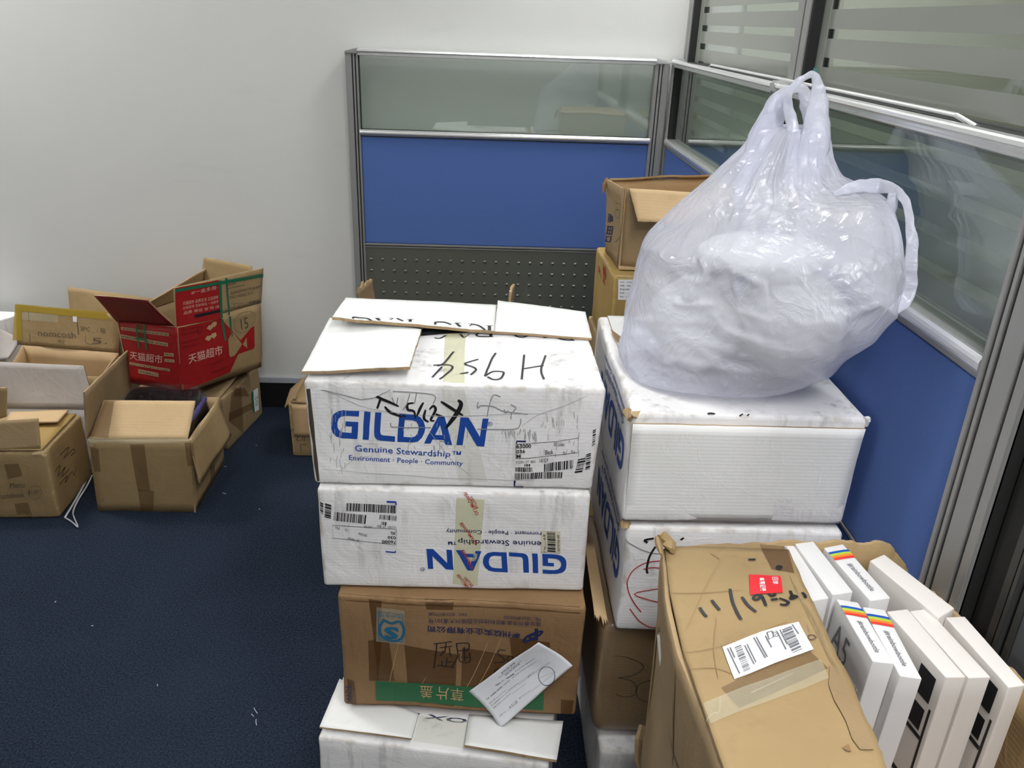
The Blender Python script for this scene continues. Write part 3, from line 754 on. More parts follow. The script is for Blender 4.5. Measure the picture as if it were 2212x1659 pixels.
# ===== left stack, bottom to top
B4 = Carton(rect(-.324, 1.243, -8.3, .475, .41), 0.0, .256, seed=4.1, r=.007, amp=.003)
T4 = carton('white_carton', 'white carton standing on the carpet, bottom of the left stack', 'box', B4, M['white'], 'cartons in the left stack')
top4 = B4.face('top')
flap(T4, 'flap', [atZ(U_(40, 750), .270), atZ(U_(825, 850), .274), atZ(U_(885, 640), .269), atZ(U_(210, 340), .266)], M['white_clean'], th=.004, amp=.001, seed=1)
flap(T4, 'flap', [atZ(U_(1278, 905), .278), atZ(U_(2065, 1035), .274), atZ(U_(2120, 700), .268), atZ(U_(1318, 640), .268)], M['white_clean'], th=.006, amp=.001, seed=2)
T4.mesh('printed_text', text_on(top4, 'BOX S', U_(1435, 700), U_(800, 630), U_(1400, 735), bold=.02), M['navy_ink'])
T4.mesh('tape', quad_on(top4, [U_(835, 880), U_(1270, 935), U_(1310, 700), U_(885, 660)], off=.0015), M['tape_clear'])

B3 = Carton([(-.279, 1.306), (.206, 1.279), (.220, 1.679), (-.257, 1.706)], .280, .563, seed=3.3, r=.008, amp=.004)
T3 = carton('brown_carton', 'brown taped carton in the left stack, green band on its front', 'box', B3, M['kraft_dark'], 'cartons in the left stack')
f3 = B3.face('front')
for i, q in enumerate([[(370, 680), (445, 690), (440, 920), (420, 1160)], [(690, 660), (860, 665), (850, 740), (700, 735)],
        [(190, 640), (1640, 715), (1640, 760), (190, 690)], [(205, 1130), (280, 1150), (300, 1320), (215, 1320)],
        [(570, 940), (870, 1000), (870, 1330), (610, 1310)], [(900, 960), (1200, 1010), (1060, 1350), (900, 1330)],
        [(360, 920), (480, 900), (520, 1150), (370, 1150)], [(1180, 900), (1420, 930), (1380, 1180), (1200, 1100)],
        [(1480, 1260), (1620, 1270), (1590, 1390), (1480, 1380)], [(215, 1280), (1580, 1360), (1570, 1395), (215, 1325)]]):
    T3.mesh('tape', quad_on(f3, [B_(*p) for p in (q[3], q[2], q[1], q[0])], off=.0006+.0001*i), M['tape_dark'])
T3.mesh('green_band', quad_on(f3, [B_(408, 1262), B_(1378, 1320), B_(1380, 1215), B_(408, 1150)], off=.0022), M['green_print'])
T3.mesh('band_text', join(*[text_on(f3, c, B_(x+72, 1185+(x-660)*.055), B_(x, 1180+(x-660)*.055), B_(x+72, 1255+(x-660)*.055), off=.0030) for c, x in (('盖', 668), ('片', 762), ('草', 846))]), M['tan_print'])
T3.mesh('printed_text', join(
    text_on(f3, '泰州统实企业有限公司', B_(1247, 838+30), B_(705, 822), B_(1247, 905), bold=.018, off=.0026),
    text_on(f3, 'TEL：0523-89500500', B_(1368, 783), B_(1148, 772), B_(1368, 802), off=.0026),
    text_on(f3, 'FAX：0523-86179288', B_(928, 757), B_(712, 748), B_(928, 775), off=.0026),
    text_on(f3, '地址泰州市高港区科技创业园振兴大道301号', B_(1368, 808), B_(710, 782), B_(1368, 835), off=.0026)), M['navy_ink'])
T3.mesh('printed_emblem', join(text_on(f3, 'P', B_(1350, 850), B_(1292, 850), B_(1350, 915), bold=.03, off=.0026),
    stroke_on(f3, [B_(1262, 925), B_(1290, 890), B_(1372, 862), B_(1350, 890), B_(1270, 928)], .0045, off=.0026)), M['navy_ink'])
lb = T3.mesh('permit_label', quad_on(f3, [B_(410, 922), B_(573, 935), B_(577, 738), B_(417, 722)], off=.0024), M['tape_clear'])
T3.mesh('permit_print', join(
    stroke_on(f3, [B_(425, 908), B_(565, 920), B_(568, 760), B_(430, 745), B_(425, 908)], .0016, curve=False, off=.0030),
    text_on(f3, 'S', B_(542, 838), B_(455, 838), B_(540, 902), bold=.05, off=.0030),
    text_on(f3, '生产许可', B_(562, 758), B_(432, 748), B_(562, 785), off=.0030),
    stroke_on(f3, [B_(450, 790), B_(500, 812), B_(550, 800), B_(572, 850), B_(555, 900), B_(500, 915), B_(445, 890), B_(432, 840), B_(452, 800)], .006, off=.0030)), M['teal_print'], parent=lb)
T3.mesh('handwriting', join(*[stroke_on(f3, [U_(*p) for p in s], .0022, off=.0034) for s in (
    [(1010, 25), (1160, 10)], [(1035, 25), (1025, 140), (1015, 245)], [(1060, 60), (1165, 50)], [(1110, 20), (1100, 90), (1060, 130)], [(1140, 60), (1145, 120), (1160, 140)], [(1070, 95), (1110, 95)],
    [(1040, 220), (1190, 240)], [(1120, 150), (1115, 235)], [(1120, 190), (1170, 190)], [(1080, 180), (1080, 225)],
    [(1195, 30), (1300, 30), (1300, 90)], [(1200, 30), (1210, 140), (1165, 240)], [(1215, 90), (1295, 90)], [(1225, 120), (1230, 185), (1315, 190), (1310, 110)], [(1265, 60), (1270, 185)], [(1240, 150), (1300, 150)],
    [(1625, 90), (1575, 85), (1560, 120), (1600, 150), (1610, 185), (1520, 195)], [(1650, 135), (1635, 165), (1665, 185), (1690, 150), (1655, 135)], [(1720, 190), (1715, 145), (1750, 130), (1770, 150)], [(1520, 300), (1530, 265), (1565, 245)])]), M['black_ink'])
T3.mesh('box_edge_print', text_on(f3, 'MADE', B_(270, 1265), B_(262, 1170), B_(240, 1268), off=.0026), M['navy_ink'])
for q in ([(540, 920), (510, 1060), (470, 1250)], [(700, 1130), (660, 1210), (620, 1330)], [(1050, 930), (960, 1140), (850, 1330)], [(1130, 910), (1000, 1180), (880, 1330)]):
    T3.mesh('wrinkle_sheen', stroke_on(f3, [B_(*p) for p in q], .0012, off=.0016, taper=True), simple('tape_glint', '#b79c74', 0.2))  # pale strokes put the highlights on the tape into colour

B2 = Carton([(-.308, 1.325), (.205, 1.318), (.210, 1.728), (-.303, 1.735)], .568, .791, seed=2.2, r=.007, amp=.003)
T2 = carton('white_carton', 'white carton upside down in the left stack, clear yellowed tape down its front', 'box', B2, M['white'], 'cartons in the left stack')
f2 = B2.face('front')
T2.mesh('tape', quad_on(f2, [B_(845, 640), B_(985, 648), B_(1040, 55), B_(872, 48)], off=.0007), M['tape_yellow'])
T2.mesh('printed_logo', wordmark_on(f2, B_(1512, 422), B_(697, 391), B_(1512, 537)), M['blue_ink'])
T2.mesh('printed_text', join(text_on(f2, 'enuine Stewardship™', B_(1365, 345), B_(820, 352-18), B_(1365, 375), bold=.008),
    text_on(f2, 'ronment · People · Community', B_(1368, 290), B_(808, 277), B_(1368, 313), bold=.008),
    text_on(f2, '®', B_(690, 497), B_(660, 497), B_(690, 520))), M['navy_ink'])
T2.mesh('corner_mark', join(stroke_on(f2, [B_(470, 117), B_(524, 120), B_(524, 135)], .004, curve=False), stroke_on(f2, [B_(465, 404), B_(520, 409), B_(520, 398)], .003, curve=False)), M['blue_ink'])
T2.mesh('barcode', join(bars_on(f2, B_(238, 170), B_(528, 184), B_(240, 124), 3, 110), bars_on(f2, B_(165, 225), B_(358, 245), B_(168, 175), 4, 70), bars_on(f2, B_(428, 218), B_(526, 226), B_(430, 190), 5, 40), bars_on(f2, B_(438, 250), B_(475, 253), B_(440, 232), 6, 14),
    bars_on(f2, B_(110, 205), B_(112, 125), B_(148, 215), 7, 26), bars_on(f2, B_(82, 180), B_(84, 110), B_(100, 190), 8, 22)), M['black_ink'])
T2.mesh('stock_print', join(text_on(f2, '76000', B_(526, 342), B_(443, 338), B_(526, 360), bold=.02), text_on(f2, '030', B_(524, 316), B_(476, 314), B_(524, 334), bold=.02), text_on(f2, 'XL', B_(524, 290), B_(490, 288), B_(524, 308), bold=.02),
    text_on(f2, 'White', B_(360, 302), B_(310, 294), B_(360, 320)), text_on(f2, '00 Gildan', B_(313, 335), B_(247, 322), B_(313, 350)), text_on(f2, '72', B_(250, 273), B_(232, 271), B_(250, 288)), text_on(f2, 'Pcs', B_(198, 262), B_(175, 260), B_(198, 277)),
    text_on(f2, 'COD: 27 BD', B_(524, 258), B_(414, 252), B_(524, 270)), text_on(f2, '143124', B_(388, 256), B_(342, 253), B_(388, 271)),
    stroke_on(f2, [B_(527, 275), B_(158, 252), B_(158, 325), B_(527, 366), B_(527, 275)], .0009, curve=False)), M['black_ink'])
T2.mesh('tape_text', join(*[text_on(f2, w, B_(*a), B_(*b), B_(*c), bold=.01, off=.0014) for w, a, b, c in (
    ('OLYMPOWER', (985, 195), (905, 55), (1003, 185)), ('BATTERY', (985, 155), (945, 85), (1000, 150)), ('OLYMPOWER', (975, 365), (885, 240), (993, 355)), ('OLYMPOWER', (955, 515), (890, 400), (975, 505)),
    ('OLYMPOWER', (945, 640), (865, 545), (960, 628)), ('BATTERY', (955, 610), (905, 560), (968, 598)))]), M['redder_ink'])
st = T2.mesh('sticker', quad_on(f2, [B_(1365, 402), B_(1478, 410), B_(1478, 285), B_(1370, 278)], off=.0018), M['label_tan'])
T2.mesh('sticker_print', join(bars_on(f2, B_(1400, 400), B_(1400, 280), B_(1447, 403), 11, 44, off=.0026), text_on(f2, '5614743-49', B_(1472, 398), B_(1472, 305), B_(1458, 398), off=.0026), text_on(f2, '广州——香港', B_(1392, 405), B_(1392, 300), B_(1378, 405), off=.0026)), M['black_ink'], parent=st)

B1 = Carton([(-.312, 1.336), (.209, 1.330), (.214, 1.740), (-.307, 1.746)], .796, 1.005, seed=1.4, r=.007, amp=.0035,
            foot_top=[(-.320, 1.338), (.218, 1.328), (.214, 1.738), (-.303, 1.746)])
T1 = carton('white_carton', 'large white worn carton on top of the left stack, blue wordmark upright', 'box', B1, M['white'], 'cartons in the left stack')
f1 = B1.face('front'); t1 = B1.face('top')
T1.mesh('tape', quad_on(f1, [A_(1215, 1400), A_(1400, 1405), A_(1235, 735), A_(1088, 730)], off=.0007), M['tape_clear'])
T1.mesh('tape', quad_on(t1, [N_(-20, 1315), N_(265, 1335), N_(300, 190), N_(40, 190)], off=.0007), M['tape_yellow'])
T1.mesh('printed_logo', wordmark_on(f1, A_(357, 1062), A_(1366, 1121), A_(360, 872)), M['blue_ink'])
T1.mesh('printed_text', join(text_on(f1, 'Genuine Stewardship™', A_(518, 1150), A_(1215, 1193), A_(518, 1110), bold=.008),
    text_on(f1, 'Environment · People · Community', A_(478, 1208), A_(1230, 1246), A_(478, 1176), bold=.008), text_on(f1, '®', A_(1380, 982), A_(1420, 985), A_(1380, 955))), M['blue_ink'])
T1.mesh('corner_mark', join(stroke_on(f1, [A_(1565, 1340), A_(1563, 1383), A_(1625, 1387)], .004, curve=False), stroke_on(f1, [A_(1580, 1100), A_(1582, 1083), A_(1645, 1085)], .003, curve=False)), M['navy_ink'])
T1.mesh('stock_print', join(text_on(f1, '63000', A_(1580, 1130), A_(1680, 1126), A_(1580, 1105), bold=.02), text_on(f1, '036', A_(1580, 1163), A_(1638, 1160), A_(1580, 1140), bold=.02), text_on(f1, 'M', A_(1580, 1193), A_(1608, 1193), A_(1580, 1170), bold=.02),
    text_on(f1, 'Black', A_(1775, 1173), A_(1828, 1167), A_(1775, 1143), bold=.01), text_on(f1, '00 Gildan', A_(1833, 1118), A_(1905, 1115), A_(1833, 1093)), text_on(f1, '72', A_(1895, 1173), A_(1912, 1172), A_(1895, 1152)), text_on(f1, 'Pcs', A_(1950, 1162), A_(1975, 1160), A_(1950, 1142)),
    text_on(f1, 'COD: 27 -BD', A_(1575, 1230), A_(1705, 1226), A_(1575, 1214)), text_on(f1, '143124', A_(1735, 1225), A_(1792, 1220), A_(1735, 1200)),
    stroke_on(f1, [A_(1577, 1110), A_(1576, 1196), A_(1650, 1196), A_(1992, 1158), A_(1997, 1062), A_(1850, 1086), A_(1577, 1105)], .0009, curve=False)), M['black_ink'])
T1.mesh('barcode', join(bars_on(f1, A_(1765, 1290), A_(1972, 1262), A_(1765, 1235), 13, 60), bars_on(f1, A_(1570, 1285), A_(1688, 1285), A_(1570, 1255), 14, 46), bars_on(f1, A_(1566, 1335), A_(1893, 1330), A_(1566, 1293), 15, 110), bars_on(f1, A_(1632, 1250), A_(1676, 1250), A_(1632, 1234), 16, 14),
    bars_on(f1, A_(1975, 1295), A_(1998, 1195), A_(2025, 1285), 17, 26), bars_on(f1, A_(2045, 1270), A_(2050, 1170), A_(2075, 1260), 18, 26), bars_on(f1, A_(2085, 1115), A_(2090, 1010), A_(2105, 1105), 19, 26)), M['black_ink'])
T1.mesh('marker_writing', join(*[stroke_on(f1, [A_(*p) for p in s], w, taper=True) for s, w in (
    ([(585, 745), (655, 785), (740, 820), (805, 848)], .0055), ([(582, 742), (606, 738)], .004), ([(682, 805), (662, 865)], .005), ([(712, 850), (750, 890), (830, 920)], .0055), ([(835, 905), (850, 920)], .005),
    ([(905, 825), (865, 835), (868, 870), (905, 880), (915, 930)], .005), ([(970, 820), (945, 865), (925, 915)], .005), ([(985, 870), (975, 930), (1005, 955)], .005), ([(1010, 870), (1035, 845), (1050, 870), (1020, 940), (1045, 945)], .005), ([(1050, 900), (1105, 920)], .005),
    ([(1085, 815), (1150, 860), (1228, 912)], .0062), ([(1195, 805), (1215, 830), (1190, 890), (1150, 950), (1115, 1000)], .0085))]), M['black_ink'])
T1.mesh('faint_writing', join(*[stroke_on(f1, [A_(*p) for p in s], .0018) for s in (
    [(765, 750), (900, 755), (1040, 772), (1035, 830)], [(880, 765), (860, 830), (835, 870)], [(925, 755), (910, 830)], [(760, 790), (775, 830)], [(800, 790), (790, 840)], [(640, 760), (700, 765)],
    [(1325, 820), (1320, 860), (1340, 845)], [(1340, 845), (1420, 850), (1500, 885), (1660, 905)], [(1478, 790), (1430, 775), (1400, 840), (1385, 920)], [(1545, 840), (1580, 860), (1560, 890)], [(1550, 895), (1545, 940)], [(1500, 870), (1510, 895), (1530, 880)],
    [(750, 960), (755, 985), (800, 990), (1020, 990)], [(1615, 935), (1605, 980), (1560, 1005), (1320, 1003)], [(1075, 1080), (1110, 1090)])]), M['grey_ink'])
T1.mesh('scuff_marks', join(*[stroke_on(f1, [A_(x, y), A_(x+random.uniform(-6, 6), y+l)], .0012, curve=False, taper=True) for x, y, l in
    [(random.uniform(350, 470), random.uniform(850, 1250), random.uniform(20, 60)) for _ in range(34)] + [(random.uniform(1480, 1720), random.uniform(1000, 1050), random.uniform(15, 50)) for _ in range(46)] + [(random.uniform(800, 1300), random.uniform(960, 1120), random.uniform(15, 40)) for _ in range(24)] + [(random.uniform(1750, 2050), random.uniform(880, 1250), random.uniform(20, 60)) for _ in range(34)]]), M['scuff'])
T1.mesh('crease', join(*[stroke_on(f1, [A_(*p) for p in s], .0011, taper=True) for s in (
    [(290, 735), (420, 790), (560, 850), (700, 880)], [(440, 880), (700, 885), (1100, 915), (1500, 905), (1800, 900)], [(1620, 980), (1730, 910), (1900, 850), (2050, 780)], [(300, 1270), (700, 1300), (1200, 1330), (1700, 1340)], [(400, 1300), (520, 1200), (640, 1180)], [(1000, 1000), (1150, 1200), (1300, 1330)])]), M['crease_grey'])
T1.mesh('handwriting', join(*[stroke_on(t1, [N_(*p) for p in s], .0042, curve=len(s) > 2) for s in (
    [(1062, 900), (1028, 1235)], [(1340, 912), (1295, 1110), (1335, 1232)], [(1055, 1088), (1325, 1042)], [(690, 875), (600, 1040), (538, 1185)], [(538, 1185), (640, 1125), (760, 1125), (790, 1150), (740, 1220), (650, 1230), (575, 1195)],
    [(460, 962), (275, 1020), (400, 1070), (420, 1110), (350, 1168)], [(215, 1155), (325, 1138)], [(130, 862), (0, 1010), (-95, 1050)], [(-145, 1040), (60, 1040), (105, 1085), (0, 1180), (-60, 1225)], [(-30, 1060), (-160, 1200)])]), M['black_ink'])
# split RAG lettering on the front half of the seam
T1.mesh('split_lettering', join(*[stroke_on(t1, [N_(*p) for p in s], w, curve=len(s) > 2) for s, w in (
    ([(-130, 680), (-60, 690), (20, 650)], .004), ([(210, 635), (255, 680)], .0045), ([(330, 635), (260, 680)], .002), ([(460, 625), (425, 640), (470, 662), (650, 662)], .0042), ([(620, 625), (615, 662)], .006),
    ([(935, 625), (965, 660), (1060, 665), (1170, 620)], .005), ([(1270, 610), (1340, 680)], .006), ([(1380, 635), (1345, 680)], .002), ([(1500, 645), (1510, 680), (1600, 705), (1730, 712)], .0045), ([(1690, 645), (1695, 712)], .006))]), M['black_ink'])
gap = T1.mesh('seam_shade', poly_on(t1, [A_(938, 392), A_(960, 345), A_(1010, 318), A_(1100, 330), A_(1250, 345), A_(1436, 356), A_(1180, 372), A_(1080, 378)], off=.0012), M['gap_shade'])  # dark patch on the closed top paints the shade of the open seam
T1.mesh('film_in_gap', poly_on(t1, [A_(975, 385), A_(1000, 362), A_(1040, 358), A_(1070, 375), A_(1030, 384)], off=.0022), M['film'], parent=gap)
fa = flap(T1, 'torn_flap', [atZ(A_(158, 624), 1.017), atZ(A_(876, 592), 1.030), atZ(A_(953, 340), 1.022), atZ(A_(345, 262), 1.012)], M['white_clean'], th=.0055, amp=.0015, seed=5, jag=(.012, .006, 0, 0), nu=26, nv=12, label='white torn cardboard flap folded flat')
fb = flap(T1, 'back_flap', [atZ(A_(362, 262), 1.042), atZ(A_(1436, 352), 1.016), atZ(A_(1454, 180), 1.013), atZ(A_(452, 130), 1.026)], M['white_clean'], th=.006, amp=.0012, seed=6, jag=(.02, 0, 0, 0), nu=40, nv=8)
fbf = fb.face()
T1.mesh('split_lettering', join(*[stroke_on(fbf, [O_(*p) for p in s], w, curve=len(s) > 2) for s, w in (
    ([(848, 470), (862, 452), (940, 462), (1050, 470), (1120, 500)], .005), ([(1165, 470), (1265, 472)], .002), ([(1200, 472), (1245, 500)], .006), ([(1380, 472), (1450, 474)], .002), ([(1500, 474), (1595, 512)], .005), ([(1400, 495), (1440, 476)], .002), ([(1650, 488), (1755, 488)], .002), ([(1703, 488), (1700, 520)], .006))] +
    [stroke_on(fbf, [N_(*p) for p in s], w, curve=len(s) > 2) for s, w in (
    ([(-120, 500), (-110, 470), (0, 470), (90, 500)], .005), ([(130, 480), (220, 480)], .002), ([(160, 482), (210, 525)], .006), ([(310, 490), (380, 492)], .002), ([(350, 492), (450, 510), (540, 570)], .0055), ([(330, 520), (360, 500)], .002), ([(545, 516), (645, 520)], .002), ([(597, 518), (600, 575)], .007))]), M['black_ink'], parent=fb.o)
flap(T1, 'side_flap', [atZ(A_(1437, 355), 1.014), atZ(A_(2085, 402), 1.012), atZ(A_(2042, 222), 1.022), atZ(A_(1460, 152), 1.024)], M['white_clean'], th=.005, amp=.0012, seed=7, nu=20, nv=8)
T1.mesh('peeled_layer', poly_on(f1, [A_(290, 735), A_(320, 690), A_(520, 700), A_(760, 730), A_(640, 790), A_(560, 800), A_(430, 770)], off=.003), M['white'])
T1.mesh('torn_edge', tube([f1.P(.016, v, .001) for v in (.03, .2, .4, .6, .8, .93)], [.0022, .0035, .0025, .004, .003, .0035], 6, 0.5), simple('torn_core', '#3e3428', 0.9))

# ===== right stack
R4 = Carton([(.262, 1.262), (.64, 1.255), (.645, 1.66), (.256, 1.665)], 0.0, .226, seed=14.1, r=.01, amp=.006, foot_top=[(.258, 1.235), (.64, 1.228), (.645, 1.66), (.245, 1.665)])
TR4 = carton('white_carton', 'white crushed carton on the carpet at the bottom of the right stack', 'box', R4, M['white'], 'cartons in the right stack')
TR4.mesh('tape', quad_on(R4.face('top'), [(1275, 1632), (1400, 1640), (1402, 1605), (1285, 1598)], off=.004), M['film'])
R3 = Carton([(.240, 1.268), (.640, 1.262), (.648, 1.665), (.238, 1.670)], .240, .528, seed=13.3, r=.024, amp=.004)
TR3 = carton('brown_carton', 'brown carton with a circled pen mark in the right stack', 'box', R3, M['kraft_taped'], 'cartons in the right stack')
r3f = R3.face('front')
TR3.mesh('pen_mark', join(*[stroke_on(r3f, [Q_(*p) for p in s], .0012) for s in ([(195, 960), (260, 965), (350, 1000), (372, 1040), (300, 1085), (222, 1095)], [(222, 1095), (300, 1115), (340, 1160), (320, 1210), (260, 1220), (205, 1200)], [(435, 1110), (370, 1130), (335, 1170), (350, 1230), (415, 1252)])]), M['black_ink'])
flap(TR3, 'loose_flap', [Vector((.226, 1.282, .538)), Vector((.250, 1.262, .538)), Vector((.248, 1.500, .560)), Vector((.228, 1.500, .556))], M['kraft_light'], th=.006, jag=(.1, 0, 0, .05), amp=.002, seed=8)
R2 = Carton([(.261, 1.240), (.654, 1.232), (.656, 1.735), (.262, 1.745)], .540, .774, seed=12.2, r=.008, amp=.004, foot_top=[(.263, 1.240), (.656, 1.232), (.656, 1.735), (.262, 1.745)])
TR2 = carton('white_carton', 'white carton with red and black marker strokes in the right stack', 'box', R2, M['white'], 'cartons in the right stack')
r2f, r2l = R2.face('front'), R2.face('left')
TR2.mesh('marker_writing', join(*[stroke_on(r2f, [Q_(*p) for p in s], w) for s, w in (([(440, 232), (385, 248), (402, 262)], .0045), ([(448, 285), (415, 340), (390, 420), (395, 452)], .004), ([(520, 345), (485, 390), (495, 415), (515, 410)], .005), ([(600, 240), (620, 228)], .004))]), M['black_ink'])
TR2.mesh('red_writing', join(*[stroke_on(r2f, [Q_(*p) for p in s], .0022) for s in ([(505, 372), (400, 385), (310, 430), (265, 510), (290, 600), (355, 690)], [(365, 428), (430, 416), (510, 422)], [(510, 535), (310, 578), (500, 635)], [(285, 670), (340, 740), (410, 782), (480, 780)])]), M['red_ink'])
TR2.mesh('peel_line', stroke_on(r2f, [Q_(255, 245), Q_(330, 290), Q_(420, 325), Q_(500, 330)], .002), M['grey_ink'])
def side_logo(T, face, z_flip=True):
    # the same print as on the front of the left stack's cartons, standing on its head on the long side
    P = [(0.060+0.0, 0)]
    def put(V, F, u0, u1, v0, v1):
        return decal_from2d(face, [(u0+(u1-u0)*x, v0+(v1-v0)*y) for x, y in V], F, OFF*1.2, .02)
    T.mesh('printed_logo', put(WM[0], WM[1], .075, .72, .66, .34), M['blue_ink'])
    a = text2d('Genuine Stewardship™', .008); b = text2d('Environment · People · Community', .008)
    T.mesh('printed_text', join(put(a[0], a[1], .13, .62, .82, .745), put(b[0], b[1], .11, .66, .90, .85)), M['blue_ink'])
side_logo(TR2, r2l)
R1 = Carton([(.250, 1.240), (.655, 1.240), (.655, 1.740), (.252, 1.740)], .786, 1.000, seed=11.4, r=.008, amp=.004)
TR1 = carton('white_carton', 'white carton on top of the right stack, carrying the plastic bag', 'box', R1, M['white'], 'cartons in the right stack')
r1f, r1l, r1t = R1.face('front'), R1.face('left'), R1.face('top')
side_logo(TR1, r1l)
flap(TR1, 'front_panel', [r1f.P(.012, .0, .002), r1f.P(.985, .0, .002), r1f.P(.985, .92, .006), r1f.P(.012, .92, .006)], M['white_clean'], th=.004, amp=.0008, seed=9, nu=20, nv=10)
TR1.mesh('marker_mark', stroke_on(r1f, [(1533, 893), (1539, 884), (1546, 888), (1547, 893)], .004), M['black_ink'])
for xx, ww in ((1607, .008), (1622, .006)): TR1.mesh('marker_mark', stroke_on(r1f, [(xx, 881), (xx, 893)], ww, curve=False), M['black_ink'])
TR1.mesh('torn_corner', poly_on(r1f, [(1366, 888), (1386, 889), (1377, 901), (1370, 899)], off=.0075), M['kraft_light'])
TR1.mesh('torn_corner', tube([r1l.P(.0, .95, .003), r1l.P(.03, .97, .004), r1l.P(.05, .93, .003)], [.006, .009, .005], 7), M['edge'])
flap(TR1, 'top_flap', [r1t.P(.05, .50, .004), r1t.P(.99, .50, .004), r1t.P(.99, .985, .004), r1t.P(.05, .985, .004)], M['white_clean'], th=.004, amp=.001, seed=10)
TR1.mesh('torn_hole', poly_on(r1t, [R_(150, 232), R_(190, 262), R_(225, 285), R_(205, 325), R_(180, 290)], off=.0062), M['kraft_dark'])
TR1.mesh('corner_ear', tube([r1f.P(.99, .97, 0), r1f.P(1.02, .985, .002), r1f.P(1.045, .97, .004)], [.010, .008, .003], 8, .7), M['white'])
TR2.mesh('torn_corner', tube([r2l.P(.01, .97, 0), r2l.P(.02, 1.0, .004), r2l.P(.05, .98, .002)], [.009, .012, .006], 8, .8), M['edge'])

# ===== tan cartons behind the right stack, against the partition
zb = .985
s0 = Carton([(.332, 2.10), (.655, 2.07), (.655, 2.45), (.322, 2.44)], 0.0, .39, seed=21, r=.006)
carton('tan_carton', 'tan carton on the carpet under the yellowish one behind the right stack', 'box', s0, M['kraft'], 'tan cartons behind the right stack', n=(6, 6, 5))
s1 = Carton([(.334, 2.10), (.655, 2.07), (.655, 2.45), (.324, 2.44)], .395, .76, seed=22, r=.006)
carton('tan_carton', 'tan carton second from the floor behind the right stack', 'box', s1, M['kraft'], 'tan cartons behind the right stack', n=(6, 6, 5))
TLc = Carton([(.340, 2.105), (.655, 2.085), (.655, 2.45), (.328, 2.42)], .765, zb, seed=23, r=.008, amp=.004)
TL = carton('yellowish_carton', 'yellowish carton with a white printed label behind the right stack', 'box', TLc, M['kraft_yellow'], 'tan cartons behind the right stack')
lf, ll = TLc.face('front'), TLc.face('left')
lb = TL.mesh('shipping_label', quad_on(lf, [K_(272, 1396), K_(480, 1400), K_(500, 1180), K_(280, 1177)]), M['label'])
TL.mesh('label_print', join(*[text_on(lf, s, K_(x, y), K_(x2, y+2), K_(x, y-17), off=.002) for s, x, x2, y in (('品名：DKSH-日', 298, 475, 1212), ('規量：300Pcs/箱', 296, 468, 1250), ('製造日期：201', 294, 447, 1290), ('批號：10000/', 292, 438, 1330), ('保存：請勿受', 290, 425, 1370))]), M['black_ink'], parent=lb)
TL.mesh('red_writing', join(*[text_on(ll, s, a, b, c, bold=.02) for s, a, b, c in (('大', K_(92, 1160), K_(62, 1090), K_(88, 1060)), ('敏', K_(150, 1265), K_(110, 1210), K_(150, 1040)))]), M['redder_ink'])
TL.mesh('torn_strip', stroke_on(lf, [K_(245, 1092), K_(330, 1085), K_(380, 1100), (K_(460, 1080))], .006), M['kraft_light'])
TL.mesh('tape', quad_on(ll, [K_(180, 1000), K_(75, 790), K_(70, 830), K_(175, 1065)], off=.001), M['tape_clear'])
# open carton on top, standing slightly askew
zt = 1.205
P0 = [(.364, 2.176), (.640, 2.120), (.650, 2.43), (.347, 2.345)]
TU = Thing('open_tan_carton', 'open tan carton on top of the pile behind the bag, front flap folded out', 'box', (.5, 2.27, zb), 'tan cartons behind the right stack')
def wall(T, name, a, b, z0, z1, mo, mi, **k):
    return flap(T, name, [Vector((a[0], a[1], z0)), Vector((b[0], b[1], z0)), Vector((b[0], b[1], z1)), Vector((a[0], a[1], z1))], mo, mi, **k)
fl = atY((1352, 407), 2.160); 
wfr = wall(TU, 'side_panel', P0[0], P0[1], zb+.004, 1.205, M['kraft_grey'], M['kraft_light'], seed=31)
wbk = wall(TU, 'side_panel', P0[2], P0[3], zb+.004, 1.196, M['kraft_grey'], M['kraft_light'], seed=32)
wlf = flap(TU, 'side_panel', [Vector((P0[3][0], P0[3][1], zb+.004)), Vector((P0[0][0], P0[0][1], zb+.004)), Vector((.352, 2.170, 1.206)), Vector((.330, 2.345, 1.200))], M['kraft_grey'], M['kraft_light'], seed=33)
wall(TU, 'side_panel', P0[1], P0[2], zb+.004, 1.205, M['kraft_grey'], M['kraft_light'], seed=34)
TU.mesh('bottom', boxvf(.36, .64, 2.16, 2.36, zb+.004, zb+.010), M['kraft_light'])
pa, pb = Vector((.370, 2.168, 1.206)), Vector((.640, 2.112, 1.207))
flap(TU, 'front_flap', [atY(K_(490, 545), 2.105), atY(K_(1000, 560), 2.05), pb, pa], M['kraft_light'], M['kraft_grey'], seed=35, jag=(.02, 0, 0, .01), label='tan cardboard flap folded outward over the front')
flap(TU, 'back_flap', [Vector((.347, 2.350, 1.195)), Vector((.650, 2.432, 1.195)), Vector((.650, 2.40, 1.206)), Vector((.340, 2.325, 1.203))], M['kraft_light'], seed=36, jag=(0, 0, .05, 0))
uf = wlf.face()
TU.mesh('printed_text', join(*[text_on(uf, s, a, b, c, bold=.02) for s, a, b, c in (('品', K_(160, 550), K_(165, 460), K_(212, 560)), ('田', K_(148, 680), K_(160, 590), K_(205, 690)), ('口', K_(140, 760), K_(148, 700), K_(190, 770)))]), M['navy_ink'])
TU.mesh('green_scribble', join(*[stroke_on(uf, [K_(*p) for p in s], .0012) for s in ([(250, 340), (300, 360), (335, 450), (340, 560), (310, 690), (270, 750), (230, 770)], [(305, 420), (265, 415), (240, 450), (262, 500), (290, 500), (300, 440), (290, 600), (285, 740)])]), M['green_pen'])
TU.mesh('seam', stroke_on(uf, [K_(358, 190), K_(325, 560), K_(285, 1000)], .004, curve=False), simple('split_seam', '#33261a', .9))
